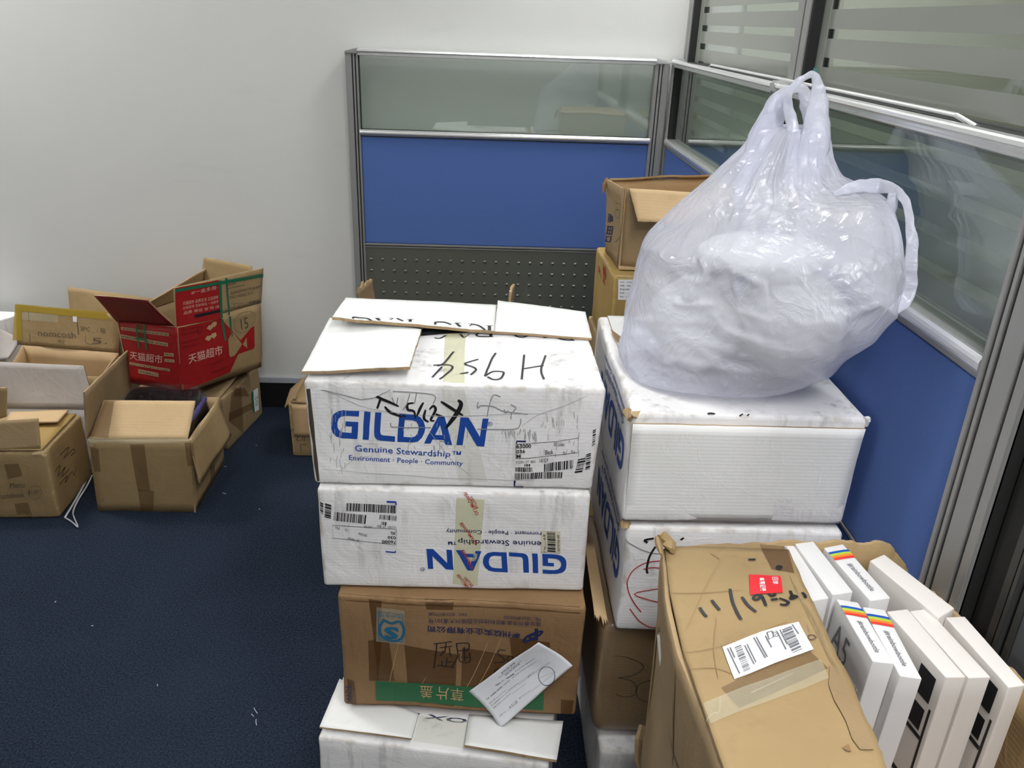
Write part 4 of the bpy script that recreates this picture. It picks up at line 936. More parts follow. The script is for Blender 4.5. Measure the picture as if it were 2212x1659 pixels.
TU.mesh('ear', tube([Vector((.338, 2.33, 1.20)), Vector((.326, 2.325, 1.185)), Vector((.323, 2.32, 1.165))], [.010, .007, .003], 6, .5), M['kraft_dark'])

# ===== big tan carton with raised flaps hidden behind the left stack
Cb = Carton([(-.36, 2.24), (.085, 2.22), (.095, 2.55), (-.35, 2.57)], 0.0, .62, seed=24, r=.006)
TB = carton('tall_tan_carton', 'tall tan carton hidden behind the left stack, only two raised flaps showing', 'box', Cb, M['kraft'], n=(6, 6, 8))
for (p, q, w) in (((785, 640), (792, 616), -1), ((1108, 650), (1113, 626), 1)):
    a = atY(p, 2.33); x = a.x
    flap(TB, 'raised_flap', [Vector((x-.010, 2.26, .622)), Vector((x+.010, 2.55, .622)), Vector((x+.012, 2.46, atY(q, 2.40).z+.0)), Vector((x-.004, 2.31, atY(q, 2.33).z))], M['kraft_grey'], seed=40+w, jag=(0, .02, .08, .04), th=.007, nv=14)
TB.mesh('torn_tape', ([atY((1122, 650), 2.30), atY((1148, 652), 2.30), atY((1140, 622), 2.33), atY((1134, 618), 2.33), atY((1138, 640), 2.36)], [(0, 1, 2, 3), (1, 4, 2)]), M['film'])
# ===== big brown carton of slim white boxes (lower right)
ZT = .910
class Fsheet(Sheet):
    """sheet whose two long edges follow point lists (front to back)"""
    def __init__(s, left, right, th=.005, amp=.003, freq=8, seed=0.0, jag=(0, 0, 0, 0), bump=0.0):
        s.l, s.r_ = [Vector(p) for p in left], [Vector(p) for p in right]
        s.th, s.amp, s.freq, s.seed, s.jag, s.bend, s.bump = th, amp, freq, Vector((seed, -seed, seed*1.7)), jag, 0, bump
        s.n = (s.r_[0]-s.l[0]).cross(s.l[-1]-s.l[0]).normalized(); s.b = s.bb
    def at(s, L, v):
        v = max(-.1, min(1.1, v)); t = v*(len(L)-1); i = max(0, min(len(L)-2, int(math.floor(t)))); return L[i].lerp(L[i+1], t-i)
    def bb(s, u, v): return s.at(s.l, v).lerp(s.at(s.r_, v), u) + s.n*s.bump*math.sin(PI*max(0, min(1, u)))
def fflap(T, name, sh, mo, mi, nu=18, nv=30, parent=None, label=None):
    V, F, idx = sh.vf(nu, nv); o = T.mesh(name, (V, F), [mo, mi, M['edge']], idx=idx, label=label, parent=parent)
    o.data.polygons.foreach_set('use_smooth', [i != 2 for i in idx]); sh.o = o; return sh

lowc = Carton([(.296, .52), (.650, .52), (.650, 1.085), (.292, 1.09)], 0.0, .450, seed=31, r=.01, amp=.005)
TLo = carton('tan_carton', 'tan carton on the carpet under the carton of slim white boxes', 'box', lowc, M['kraft'], n=(8, 10, 8))
TLo.mesh('torn_corner', tube([(.296, 1.09, .452), (.290, 1.07, .44), (.288, 1.05, .415), (.293, 1.03, .40)], [.008, .012, .010, .005], 7, .6), M['edge'])
lp = [atZ(p, ZT) for p in ((1600, 1790), (1562, 1659), (1518, 1530), (1476, 1405), (1448, 1280), (1436, 1176))]
rp = [atZ(p, ZT+.011) for p in ((1975, 1790), (1915, 1659), (1868, 1530), (1800, 1400), (1752, 1290), (1704, 1186))]
yb, yf = lp[-1].y, lp[0].y
T5 = Thing('open_brown_carton', 'big brown carton in the lower right corner, holding slim white boxes', 'box', (.46, (yb+yf)/2, .46))
top5 = fflap(T5, 'closed_flap', Fsheet(lp, rp, th=.006, amp=.003, seed=3, jag=(0, .02, 0, 0), bump=.004), M['kraft'], M['kraft_light'], nu=22, nv=44, label='tan top flap with a shipping label and a red sticker')
lw = fflap(T5, 'side_panel', Fsheet([v-Vector((0, 0, .008)) for v in lp][::-1], [Vector((v.x+.012, v.y, .468)) for v in lp][::-1], th=.006, amp=.006, freq=5, seed=4), M['kraft_grey'], M['kraft_light'], nu=14, nv=20)
XR5 = .656
fflap(T5, 'side_panel', Fsheet([(XR5, yf, .468), (XR5, yb+.02, .468)], [(XR5, y, z) for y, z in ((yf, .893), (.66, .893), (.75, .890), (.85, .875), (.94, .860), (yb+.015, .838))], th=.006, amp=.004, seed=5, jag=(0, .018, 0, 0)), M['kraft'], M['kraft_dark'], nu=8, nv=90)
fflap(T5, 'back_panel', Fsheet([(lp[-1].x+.01, yb+.004, .468), (XR5, yb+.02, .468)], [(lp[-1].x, yb, ZT-.006), (.42, yb+.008, ZT+.002), (.50, yb+.01, ZT+.004), (.56, yb+.015, ZT), (.61, yb+.02, ZT-.004), (XR5-.01, yb+.02, ZT-.05)], th=.006, amp=.003, seed=6, jag=(0, .012, 0, 0)), M['kraft_dark'], M['kraft'], nu=8, nv=80)
fflap(T5, 'front_panel', Fsheet([(XR5, yf, .468), (lp[0].x+.01, yf, .468)], [(XR5, yf, ZT-.02), (lp[0].x, yf, ZT-.01)], th=.006, seed=7), M['kraft'], M['kraft_dark'], nu=6, nv=10)
T5.mesh('bottom', boxvf(lp[0].x+.03, XR5-.006, yf+.01, yb-.01, .460, .468), M['kraft_dark'])
T5.mesh('inner_board', boxvf(lp[3].x+.04, XR5-.008, yf+.012, yb-.008, .694, .701), M['kraft_dark'])
T5.mesh('crumpled_corner', tube([atZ(p, ZT+.004) for p in ((1424, 1168), (1432, 1164), (1446, 1176), (1452, 1190))], [.010, .013, .012, .006], 7, .55), M['kraft'])
T5.mesh('crumpled_corner', tube([atZ(D_(*p), ZT+.004) for p in ((200, 130), (215, 200), (240, 290))], [.008, .010, .004], 7, .5), M['kraft'])
t5 = top5.face(); l5 = lw.face()
T5.mesh('tape', quad_on(t5, [D_(1270, 160), D_(1560, 200), D_(1640, 480), D_(1400, 430)], off=.0012), M['tape_dark'])
T5.mesh('tape', quad_on(t5, [C_(640, 1090), C_(1230, 850), C_(1190, 760), C_(600, 990)], off=.0022), M['tape_clear'])
T5.mesh('tape', quad_on(t5, [C_(690, 905), C_(780, 1010), C_(1230, 800), C_(1120, 700)], off=.0010), M['tape_brown'])
T5.mesh('tape_strip', fflap(T5, 'loose_tape', Fsheet([atZ(C_(*p), ZT+.012) for p in ((1350, 930), (1225, 750), (1130, 560), (1060, 400), (1020, 260))], [atZ(C_(*p), ZT+.004) for p in ((1385, 920), (1265, 740), (1175, 560), (1085, 390), (1035, 240))], th=.0008, amp=.004, seed=8), M['film'], M['film'], nu=4, nv=40).vf(2, 4)[:2], M['film'])
# torn paper layer along the ragged edge
T5.mesh('torn_layer', poly_on(t5, [C_(*p) for p in ((1235, 790), (1290, 810), (1330, 900), (1380, 1000), (1440, 1140), (1460, 1210), (1390, 1205), (1350, 1150), (1320, 1060), (1260, 960), (1230, 880))], off=.0022), M['kraft_grey'])
T5.mesh('tear_mark', poly_on(t5, [C_(*p) for p in ((1300, 1195), (1330, 1175), (1345, 1215), (1320, 1212))], off=.0024), M['kraft_dark'])
rs = T5.mesh('red_sticker', quad_on(t5, [D_(1172, 732), D_(1515, 695), D_(1492, 512), D_(1162, 498)], off=.0020), M['red_sticker'])
T5.mesh('sticker_print', join(text_on(t5, '本亮记录', D_(1262, 540), D_(1272, 695), D_(1325, 537), bold=.02, off=.0028), text_on(t5, '回单', D_(1400, 530), D_(1405, 612), D_(1465, 530), off=.0028)), M['label'], parent=rs)
sl = T5.mesh('shipping_label', quad_on(t5, [D_(1005, 1618), D_(1838, 1298), D_(1678, 1015), D_(880, 1268)], off=.0020), M['label'])
T5.mesh('label_print', join(
    bars_on(t5, D_(1615, 1345), D_(1500, 1110), D_(1715, 1300), 21, 40, off=.0030), bars_on(t5, D_(1100, 1540), D_(1005, 1275), D_(1170, 1510), 22, 44, off=.0030),
    *[stroke_on(t5, [D_(a, b), D_(c, d)], .0016, off=.0030, curve=False) for a, b, c, d in ((1210, 1185, 1330, 1400), (1235, 1180, 1350, 1390), (1330, 1170, 1395, 1290), (1115, 1260, 1210, 1460), (1140, 1250, 1230, 1440), (935, 1290, 1060, 1560), (960, 1280, 1010, 1390), (1450, 1130, 1545, 1310), (1480, 1110, 1560, 1260), (1610, 1050, 1680, 1150))],
    stroke_on(t5, [D_(1345, 1140), D_(1395, 1125), D_(1420, 1180), D_(1370, 1205), D_(1345, 1140)], .0018, off=.0030, curve=False),
    text_on(t5, '20', D_(1400, 1130), D_(1440, 1190), D_(1440, 1112), off=.0030)), M['print_grey'], parent=sl)
T5.mesh('handwriting', join(*[stroke_on(t5, [D_(*p) for p in s], .0040, off=.0022) for s in (
    [(640, 850), (675, 900), (715, 948)], [(765, 775), (810, 830), (855, 885)], [(960, 660), (985, 790), (1040, 920), (1080, 990)], [(1085, 750), (1150, 840), (1235, 915)],
    [(1300, 740), (1240, 735), (1205, 765), (1240, 785), (1295, 745)], [(1295, 745), (1320, 800), (1335, 852)], [(1365, 715), (1395, 740), (1440, 715)], [(1390, 785), (1460, 770)], [(1475, 760), (1560, 790), (1570, 810), (1540, 835), (1485, 830)],
    [(1590, 675), (1610, 730)], [(1590, 755), (1620, 730), (1660, 740), (1600, 765), (1590, 755)], [(1715, 690), (1745, 720), (1750, 755)], [(1155, 325), (1230, 322)], [(1455, 430), (1470, 405), (1500, 415), (1475, 440), (1455, 430)])]), M['black_ink'])
T5.mesh('print_mark', join(stroke_on(t5, [D_(1775, 1180), D_(1800, 1145), D_(1850, 1150), D_(1865, 1175), D_(1815, 1195), D_(1775, 1180)], .0018), text_on(t5, 'omni', D_(1765, 1050), D_(1790, 1125), D_(1780, 1045), off=.002)), M['pencil'])
T5.mesh('crease', join(*[stroke_on(t5, [D_(*p) for p in s], .0013, off=.0015, taper=True) for s in ([(350, 690), (700, 690), (1100, 670)], [(490, 1320), (800, 1270), (1200, 1150), (1560, 1010)], [(860, 310), (660, 720), (500, 1080)], [(760, 250), (860, 320)], [(820, 960), (790, 1280), (830, 1600)], [(500, 1500), (800, 1490), (1000, 1560)])]), M['crease_tan'])
T5.mesh('tape_glint', join(*[stroke_on(t5, [C_(*p) for p in s], .002, off=.0024, taper=True) for s in ([(615, 1080), (650, 1040), (680, 1035), (685, 960)], [(840, 935), (1050, 830)])]), M['tape_clear'])
T5.mesh('side_crease', stroke_on(l5, [Q_(598, 1040), Q_(588, 1200), Q_(565, 1500), Q_(556, 1640)], .005, taper=True), M['kraft_dark'])
T5.mesh('side_writing', stroke_on(l5, [Q_(530, 1380), Q_(545, 1480), Q_(575, 1590), Q_(600, 1655)], .0025), M['black_ink'])
T5.mesh('loose_paper', ([atY(Q_(455, 838), yb-.06), atY(Q_(497, 668), yb-.02), atY(Q_(506, 760), yb-.03), atY(Q_(492, 900), yb-.08), atY(Q_(473, 1032), yb-.09)], [(0, 1, 2), (0, 2, 3), (0, 3, 4)]), M['label'])

SP = {  # upper faces of the slim boxes: back-left, back-right, front-right, front-left (read off the photograph)
 'W1': ([G_(-30, 122), G_(65, 122), G_(393, 610), G_(238, 640)], 'plain slim white box tucked against the brown flap, leftmost of the back row'),
 'W2': ([G_(73, 103), G_(247, 82), G_(618, 553), G_(430, 583)], 'plain slim white box left of the back-row box with rainbow stripes'),
 'W3': ([G_(343, 143), G_(523, 107), G_(968, 610), G_(780, 640)], 'slim white box with rainbow stripes in the back row'),
 'W4': ([G_(772, 262), G_(908, 203), G_(1588, 735), G_(1440, 825)], 'tilted slim white box at the right end of the back row'),
 'W5': ([G_(462, 622), G_(665, 652), G_(1005, 1225), G_(800, 1200)], 'slim white box marked A5 with rainbow stripes in the front row'),
 'W6': ([G_(705, 692), G_(915, 722), H_(1085, 595), H_(840, 560)], 'slim white box with rainbow stripes right of the one marked A5'),
 'W7': ([G_(932, 735), G_(1125, 712), H_(1570, 575), H_(1350, 580)], 'plain slim white box with a dark side picture, middle of the front row'),
 'W8': ([G_(1145, 730), G_(1310, 712), H_(1845, 575), H_(1600, 585)], 'plain slim white box second from the right in the front row'),
 'W9': ([G_(1480, 790), G_(1660, 782), H_(2230, 665), H_(2045, 690)], 'plain slim white box at the right end of the front row')}
for k, (q, lab) in SP.items():
    z = ZT + {'W4': .006, 'W2': .004, 'W3': .002, 'W5': .003}.get(k, 0)
    bl, br, fr, fl_ = [atZ(p, z) for p in q]
    ft = [(fl_.x, fl_.y), (fr.x, fr.y), (br.x, br.y), (bl.x, bl.y)]
    cx = sum(p[0] for p in ft)/4; cy = sum(p[1] for p in ft)/4
    dx = {'W5': -.006, 'W6': -.006, 'W4': .0}.get(k, 0)
    if k == 'W9': ft = [(min(a, .6475), b) for a, b in ft]
    if k == 'W4': ft = [(min(a, .6475), b+(.006 if i_ < 2 else 0)) for i_, (a, b) in enumerate(ft)]
    fb = [(a+dx, b) for a, b in ft]
    Cc = Carton(fb, .702, z, r=.0016, amp=.0004, amp2=.00015, foot_top=ft, seed=50+len(lab))
    T = carton('slim_white_box', lab, 'box', Cc, M['phone_box_warm'] if k in ('W7', 'W8', 'W9', 'W4') else M['phone_box'], 'slim white boxes in the big brown carton', n=(3, 6, 6))
    tf, fl2 = Cc.face('top'), Cc.face('left')
    if k in ('W3', 'W5', 'W6'):
        v0 = {'W3': .885, 'W5': .875, 'W6': .875}[k]
        hst = .026
        for i, mm in enumerate(('st_blue', 'st_green', 'st_orange', 'st_red')):
            # stripes run over the spine and a little down the back
            q4 = [(0.0, v0-.040*i-.040), (1.0, v0-.040*i-.040), (1.0, v0-.040*i), (0.0, v0-.040*i)]
            T.mesh('stripe', decal_from2d(tf, [(-.0+u, v+.012*(1-u)) for u, v in q4], [(0, 1, 2, 3)], .0009, .01), M[mm])
        t2 = text2d('#rainbowbottle', .01)
        T.mesh('printed_name', decal_from2d(tf, [(0.38+.26*y, .64-.50*x) for x, y in t2[0]], t2[1], .0006), M['print_grey'])
    if k == 'W5':
        t2 = text2d('A5', 0)
        T.mesh('printed_size', decal_from2d(fl2, [(.88-.42*x, .70+.20*y) for x, y in t2[0]], t2[1], .0006), M['print_grey'])
    if k == 'W4':
        t2 = text2d('#rainbow', .01)
        T.mesh('printed_name', decal_from2d(fl2, [(.52-.30*x, .74+.07*y) for x, y in t2[0]], t2[1], .0006), M['print_grey'])
        T.mesh('dark_edge', decal_from2d(fl2, [(.02, .66), (.75, .66), (.75, .69), (.02, .69)], [(0, 1, 2, 3)], .0006), M['black_ink'])
    if k in ('W7', 'W9'):
        for nme, q in (('side_picture', (.10, .74, .34, .93)), ('side_picture', (.12, .52, .40, .68)), ('picture_line', (.08, .47, .44, .50)), ('picture_line', (.045, .05, .075, .72)), ('picture_line', (.08, .10, .80, .14))):
            T.mesh(nme, decal_from2d(fl2, [(q[0], q[1]), (q[2], q[1]), (q[2], q[3]), (q[0], q[3])], [(0, 1, 2, 3)], .0006), M['black_ink'])

# ===== form sheet hanging on the brown carton
def paper_fn(px, off):
    p = f3.P(*f3.uv(px)); n = (CAM-p); n.z = 0; n.normalize(); return p + n*off
cs = [U_(1315, 450), U_(1588, 748), U_(2197, 235), U_(1912, 22)]
pc = [atY(cs[0], 1.288), atY(cs[1], 1.262), atY(cs[2], 1.252), atY(cs[3], 1.268)]
sh = Sheet(pc[0], pc[1], pc[2], pc[3], th=.0004, amp=.0035, freq=14, seed=2.2, bend=-.004)
TP = Thing('paper_form', 'crumpled white printed form stuck slantwise on the brown carton', 'paper', (pc[0]+pc[2])/2)
V, F, idx = sh.vf(18, 26); po = TP.mesh('sheet', (V, F), M['paper'], smooth=True)
pf = sh.face()
def pline(s, a, b, h, bold=.0): return text_on(pf, s, U_(*a), U_(*b), U_(a[0]-h*.55, a[1]-h*.8), bold=bold, off=.0006)
TP.mesh('form_text', join(pline('香港學生會人道收費', (1590, 315), (1705, 222), 16, .03), pline('Declaration of Unclaimed Property in Society', (1565, 350), (1760, 200), 12), pline('26/3/2018', (1620, 332), (1745, 232), 16, .02),
    pline('物品保管：物品丢棄', (1540, 420), (1700, 318), 15, .03), pline('Properties abandoned', (1708, 300), (1870, 182), 12), pline('聲明：本會要過保留此物品 · Declaration', (1465, 540), (1660, 372), 15, .02), pline('that hereby consent to keep data here', (1680, 352), (1890, 205), 12),
    pline('物品內容 Item description', (1490, 572), (1632, 455), 14), pline('學生組織名稱 Name of the Student Society', (1506, 590), (1735, 398), 14), pline('聯絡人姓名 Contact Person', (1522, 606), (1672, 482), 14), pline('蓋印 Society Chop', (1748, 522), (1842, 450), 14), pline('日期 Date', (1582, 665), (1632, 622), 14), pline('9/5/18', (1665, 600), (1730, 545), 22),
    pline('電話 Tel', (1812, 348), (1868, 305), 13)), M['print_grey'], parent=po)
TP.mesh('round_stamp', stroke_on(pf, [U_(1975+72*math.cos(a*PI/9), 330+74*math.sin(a*PI/9)) for a in range(19)], .0012), M['navy_ink'], parent=po)
TP.mesh('form_lines', join(*[stroke_on(pf, [U_(*a), U_(*b)], .0005, curve=False) for a, b in (((1640, 455), (1990, 215)), ((1735, 400), (2010, 210)), ((1680, 480), (1800, 390)), ((1845, 452), (2060, 290)), ((1640, 615), (1740, 540)), ((1905, 355), (2045, 290)))]), M['grey_ink'], parent=po)

# ===== cartons by the wall on the left
def open_box(T, foot, z0, top, mo, mi, seed=1.0, th=.005):
    """foot: FL,FR,BR,BL (x,y); top: four Vectors"""
    f = [Vector((x, y, z0)) for x, y in foot]; ws = {}
    for nme, i, j in (('front', 0, 1), ('right', 1, 2), ('back', 2, 3), ('left', 3, 0)):
        ws[nme] = flap(T, 'side_panel', [f[i], f[j], top[j], top[i]], mo, mi, th=th, seed=seed+i, amp=.003)
    c = sum(f, Vector())/4
    V = [p.lerp(c, .03)+Vector((0, 0, h)) for h in (.002, .006) for p in f]
    T.mesh('bottom', (V, [(3, 2, 1, 0), (4, 5, 6, 7)] + [(i, (i+1) % 4, 4+(i+1) % 4, 4+i) for i in range(4)]), mi)
    return ws
# L1 open tan carton with wrapped clothes
fA = [atZ((212.6, 1104), 0), atZ((423, 1107), 0)]; d = .345
foot = [(fA[0].x, fA[0].y), (fA[1].x, fA[1].y), (fA[1].x-.004, fA[1].y+d), (fA[0].x-.004, fA[0].y+d)]
tp = [atY((190, 951), fA[0].y+.0), atY((410, 951), fA[1].y+.0)]; tp += [Vector((tp[1].x-.003, fA[1].y+d, tp[1].z)), Vector((tp[0].x+.012, fA[0].y+d, tp[0].z))]
T = Thing('open_tan_carton', 'open tan carton on the carpet full of plastic-wrapped dark clothes', 'box', ((foot[0][0]+foot[1][0])/2, fA[0].y+d/2, 0))
wl = open_box(T, foot, 0, tp, M['kraft'], M['kraft_light'], seed=60)
ff = wl['front'].face(); rf = wl['right'].face()
T.mesh('tape', quad_on(ff, [F_(540, 1385), F_(665, 1385), F_(610, 920), F_(465, 920)], off=.001), M['tape_brown'])
T.mesh('tape', quad_on(ff, [F_(570, 1598), F_(695, 1598), F_(707, 1385), F_(545, 1375)], off=.0012), M['tape_brown'])
T.mesh('tape', quad_on(ff, [F_(115, 1190), F_(175, 1190), F_(150, 960), F_(60, 940)], off=.001), M['tape_brown'])
T.mesh('tape', quad_on(ff, [F_(1040, 1130), F_(1130, 1130), F_(1100, 900), F_(1010, 900)], off=.001), M['tape_brown'])
T.mesh('edge_tape', tube([tp[0]+Vector((.004, -.003, 0)), tp[0].lerp(tp[1], .5)+Vector((0, -.004, -.002)), tp[1]+Vector((0, -.003, 0))], [.006, .007, .006], 8, .8), M['tape_clear'])
T.mesh('tape', quad_on(rf, [F_(1265, 1400), F_(1310, 1330), F_(1310, 1120), F_(1265, 1150)], off=.001), M['tape_brown'])
T.mesh('loose_tape', ([atZ(F_(1110, 1598), .001), atZ(F_(1150, 1570), .001), atY(F_(1245, 1402), fA[1].y+.12), atY(F_(1195, 1420), fA[1].y+.06)], [(0, 1, 2, 3)]), M['film'])
fr1 = flap(T, 'front_flap', [tp[0]+Vector((.004, .002, .003)), tp[1]+Vector((-.008, .002, .003)), atY((422, 866), tp[1].y+.115), atY((223, 864), tp[0].y+.115)], M['kraft_light'], M['kraft'], seed=62, amp=.001, label='pale tan flap leaning back over the wrapped clothes')
T.mesh('tape', quad_on(fr1.face(), [F_(55, 840), F_(250, 860), F_(310, 490), F_(215, 490)], off=.001), M['tape_brown'])
flap(T, 'side_flap', [tp[0]+Vector((-.002, 0, .004)), tp[3]+Vector((-.002, 0, .004)), atY((277, 757), tp[3].y), atY((182, 847), tp[0].y+.01)], M['kraft_grey'], M['kraft'], seed=63, amp=.002)
flap(T, 'side_flap', [atY((432, 1044), tp[1].y-.012), atY((500, 940), tp[2].y-.05), tp[2]+Vector((.004, -.03, 0)), tp[1]+Vector((.004, 0, 0))], M['kraft'], M['kraft_light'], seed=64, amp=.003, label='tan side flap folded down outside')
T.mesh('corner_print', join(text_on(ff, '∩', F_(110, 955), F_(130, 945), F_(100, 925)), text_on(ff, 'O', F_(185, 1490), F_(212, 1478), F_(180, 1470))), M['pencil'])
clo = Carton([(foot[0][0]+.03, foot[0][1]+.03), (foot[1][0]-.025, foot[1][1]+.03), (foot[2][0]-.02, foot[2][1]-.02), (foot[3][0]+.03, foot[3][1]-.02)], .010, [.262, .262, .338, .345], seed=66, r=.03, amp=.012, freq=12)
TC = carton('folded_clothes', 'folded dark clothes in clear crinkled plastic inside the open tan carton', 'clothes', clo, M['navy_cloth'], n=(14, 14, 6), body='cloth')
clf = Carton([(foot[0][0]+.028, foot[0][1]+.028), (foot[1][0]-.020, foot[1][1]+.028), (foot[2][0]-.017, foot[2][1]-.018), (foot[3][0]+.028, foot[3][1]-.018)], .009, [.270, .270, .352, .360], seed=67, r=.03, amp=.014, freq=16, amp2=.003)
TC.mesh('plastic_wrap', clf.vf((22, 22, 8)), M['film'])
TC.mesh('purple_cloth', tube([(foot[1][0]-.040, foot[1][1]+.12, .272), (foot[1][0]-.028, foot[1][1]+.20, .288), (foot[1][0]-.024, foot[1][1]+.29, .302)], [.006, .010, .008], 8), M['purple_cloth'])

# L2 long taped carton under the red one
L2c = Carton([(-1.367, 2.964), (-1.012, 2.906), (-.957, 3.238), (-1.312, 3.290)], 0.0, .222, seed=70, r=.006, amp=.003)
T = carton('tan_carton', 'tan carton with crossed brown tape against the wall, under the red carton', 'box', L2c, M['kraft_grey'])
lr = L2c.face('right')
T.mesh('tape', quad_on(lr, [E_(1680, 1640), E_(1860, 1640), E_(1760, 1470), E_(1670, 1490)], off=.001), M['tape_brown'])
T.mesh('tape', quad_on(lr, [F_(1440, 690), F_(1590, 810), F_(1560, 300), F_(1480, 300)], off=.001), M['tape_brown'])
T.mesh('tape', quad_on(lr, [F_(1440, 690), F_(1700, 560), F_(1690, 500), F_(1440, 610)], off=.0013), M['tape_brown'])
sg = T.mesh('green_tag', quad_on(lr, [F_(1690, 605), F_(1705, 600), F_(1690, 380), F_(1670, 410)], off=.0016), M['green_tape'])
T.mesh('shipping_label', quad_on(lr, [F_(1705, 600), F_(1748, 575), F_(1738, 355), F_(1688, 385)], off=.0014), M['label'])
T.mesh('label_print', join(text_on(lr, 'ZIZ', F_(1715, 550), F_(1712, 440), F_(1738, 540), off=.002)), M['green_print'])
flap(T, 'lid_flap', [Vector((-1.36, 2.966, .226)), Vector((-1.02, 2.912, .226)), Vector((-.99, 3.06, .262)), Vector((-1.33, 3.11, .262))], M['kraft_grey'], seed=71, th=.004)
flap(T, 'lid_flap', [Vector((-1.325, 3.13, .262)), Vector((-.985, 3.08, .262)), Vector((-.960, 3.232, .228)), Vector((-1.312, 3.284, .228))], M['kraft_grey'], seed=72, th=.004)

# red carton
k = .955
zb, ztp = .272, .540
FL, FR = Vector((-1.3685, 2.930, 0)), Vector((-1.105, 2.778, 0)); dv = Vector((.2025, .351, 0))
foot = [FL, FR, FR+dv, FL+dv]
top = [atY((252, 694), FL.y), atY((382, 707), FR.y), atY((563, 656), (FR+dv).y), Vector(((FL+dv).x, (FL+dv).y, .535))]
bot = [atY((278, 826), FL.y), atY((395, 850), FR.y), atY((567, 792), (FR+dv).y), Vector(((FL+dv).x, (FL+dv).y, .275))]
T = Thing('red_carton', 'open red printed carton propped on the taped tan carton against the wall', 'box', ((FL+FR+dv)/2).xy.to_3d() + Vector((0, 0, .272)))
ws = {}
for nme, i, j, mo in (('front', 0, 1, 'red'), ('right', 1, 2, 'kraft'), ('back', 2, 3, 'kraft'), ('left', 3, 0, 'red')):
    ws[nme] = flap(T, 'side_panel', [bot[i], bot[j], top[j], top[i]], M[mo], M['kraft_grey'], seed=80+i, amp=.002)
T.mesh('bottom', ([p.lerp(sum(bot, Vector())/4, .03)+Vector((0, 0, h)) for h in (.001, .005) for p in bot], [(3, 2, 1, 0), (4, 5, 6, 7)] + [(i, (i+1) % 4, 4+(i+1) % 4, 4+i) for i in range(4)]), M['kraft_grey'])
fr, rr = ws['front'].face(), ws['right'].face()
T.mesh('red_print', poly_on(rr, [E_(*p) for p in ((1055, 870), (1545, 770), (1760, 1010), (1880, 870), (1912, 850), (1915, 1080), (1900, 1105), (1730, 1165), (1640, 1370), (1100, 1590))], off=.0008), M['red'])
T.mesh('bare_patch', join(poly_on(rr, [E_(*p) for p in ((1620, 1000), (1660, 930), (1680, 925), (1775, 1055), (1690, 1180), (1640, 1200), (1625, 1170))], off=.0016), poly_on(rr, [E_(1780, 1055), E_(1825, 980), E_(1830, 1100)], off=.0016)), M['kraft'])
rfp = flap(T, 'side_flap', [top[1]+Vector((.002, 0, .003)), top[2]+Vector((.002, 0, .003)), atY((569, 579), top[2].y+.01), atY((375, 622), top[1].y+.005)], M['kraft'], M['kraft_light'], seed=84, amp=.002, label='tall side flap, half red print and half bare board')
ffp = flap(T, 'front_flap', [top[0], top[1]+Vector((-.006, 0, .002)), atY((318, 648), 2.735), atY((202, 638), 2.845)], M['darkred'], M['kraft_grey'], seed=85, amp=.002, label='dull red flap leaning out to the left')
flap(T, 'inner_flap', [top[3]+Vector((0, 0, .002)), top[0]+Vector((.005, .01, .002)), atY((300, 664), 2.985), atY((447, 577), top[3].y-.005)], M['kraft_grey'], M['kraft_grey'], seed=86, amp=.002)
flap(T, 'back_flap', [top[2]+Vector((0, 0, .002)), top[3]+Vector((0, 0, .002)), atY((441, 556), 3.272), atY((544, 574), 3.16)], M['kraft_light'], M['kraft'], seed=87, amp=.003, jag=(0, .01, .02, 0))
rff = rfp.face()
T.mesh('red_print', poly_on(rff, [E_(*p) for p in ((1022, 428), (1515, 335), (1535, 765), (1045, 860))], off=.0008), M['red'], parent=rfp.o)
T.mesh('green_tape', join(quad_on(rff, [E_(1020, 475), E_(2010, 300), E_(2012, 265), E_(1022, 440)], off=.0016), quad_on(rff, [E_(1535, 765), E_(1560, 760), E_(1545, 340), E_(1510, 345)], off=.0018), quad_on(rff, [E_(1625, 730), E_(1640, 725), E_(1612, 310), E_(1590, 315)], off=.0018)), M['green_tape'], parent=rfp.o)
T.mesh('green_tape', join(quad_on(rr, [E_(1580, 1015), E_(1600, 1012), E_(1570, 775), E_(1540, 775)], off=.002), quad_on(rr, [E_(1660, 970), E_(1672, 965), E_(1650, 745), E_(1628, 740)], off=.002)), M['green_tape'])
T.mesh('green_tape', join(*[quad_on(fr, [E_(*p) for p in q], off=.0022) for q in ([(622, 1095), (640, 1097), (600, 830), (585, 828)], [(710, 1112), (730, 1115), (695, 830), (678, 828)], [(590, 1000), (712, 1012), (708, 990), (588, 980)])]), M['green_tape'])
T.mesh('brown_tape', quad_on(fr, [E_(600, 1000), E_(712, 1010), E_(690, 830), E_(590, 830)], off=.0018), M['tape_brown'])
strips = [((420, 895), (960, 965), 34), ((415, 985), (950, 1080), 40), ((515, 1285), (970, 1362), 30), ((615, 1380), (840, 1425), 46), ((905, 1185), (1012, 1195), 38), ((910, 1250), (1020, 1262), 34)]
T.mesh('print_strip', join(*[quad_on(fr, [E_(a[0], a[1]), E_(b[0], b[1]), E_(b[0], b[1]-h), E_(a[0], a[1]-h)], off=.0010) for a, b, h in strips]), M['tan_print'])
T.mesh('strip_text', join(*[text_on(fr, s, E_(a[0]+8, a[1]-8), E_(b[0]-10, b[1]-8), E_(a[0]+8, a[1]-h+9), bold=.02, off=.0018) for s, (a, b, h) in zip(('全球超市一站到家品质生活', '理想生活上天猫超市 次日达', '正品保证 省钱省心 当日送达', '超市送货上门', '生活超市', '正品保障'), strips)]), M['pencil'])
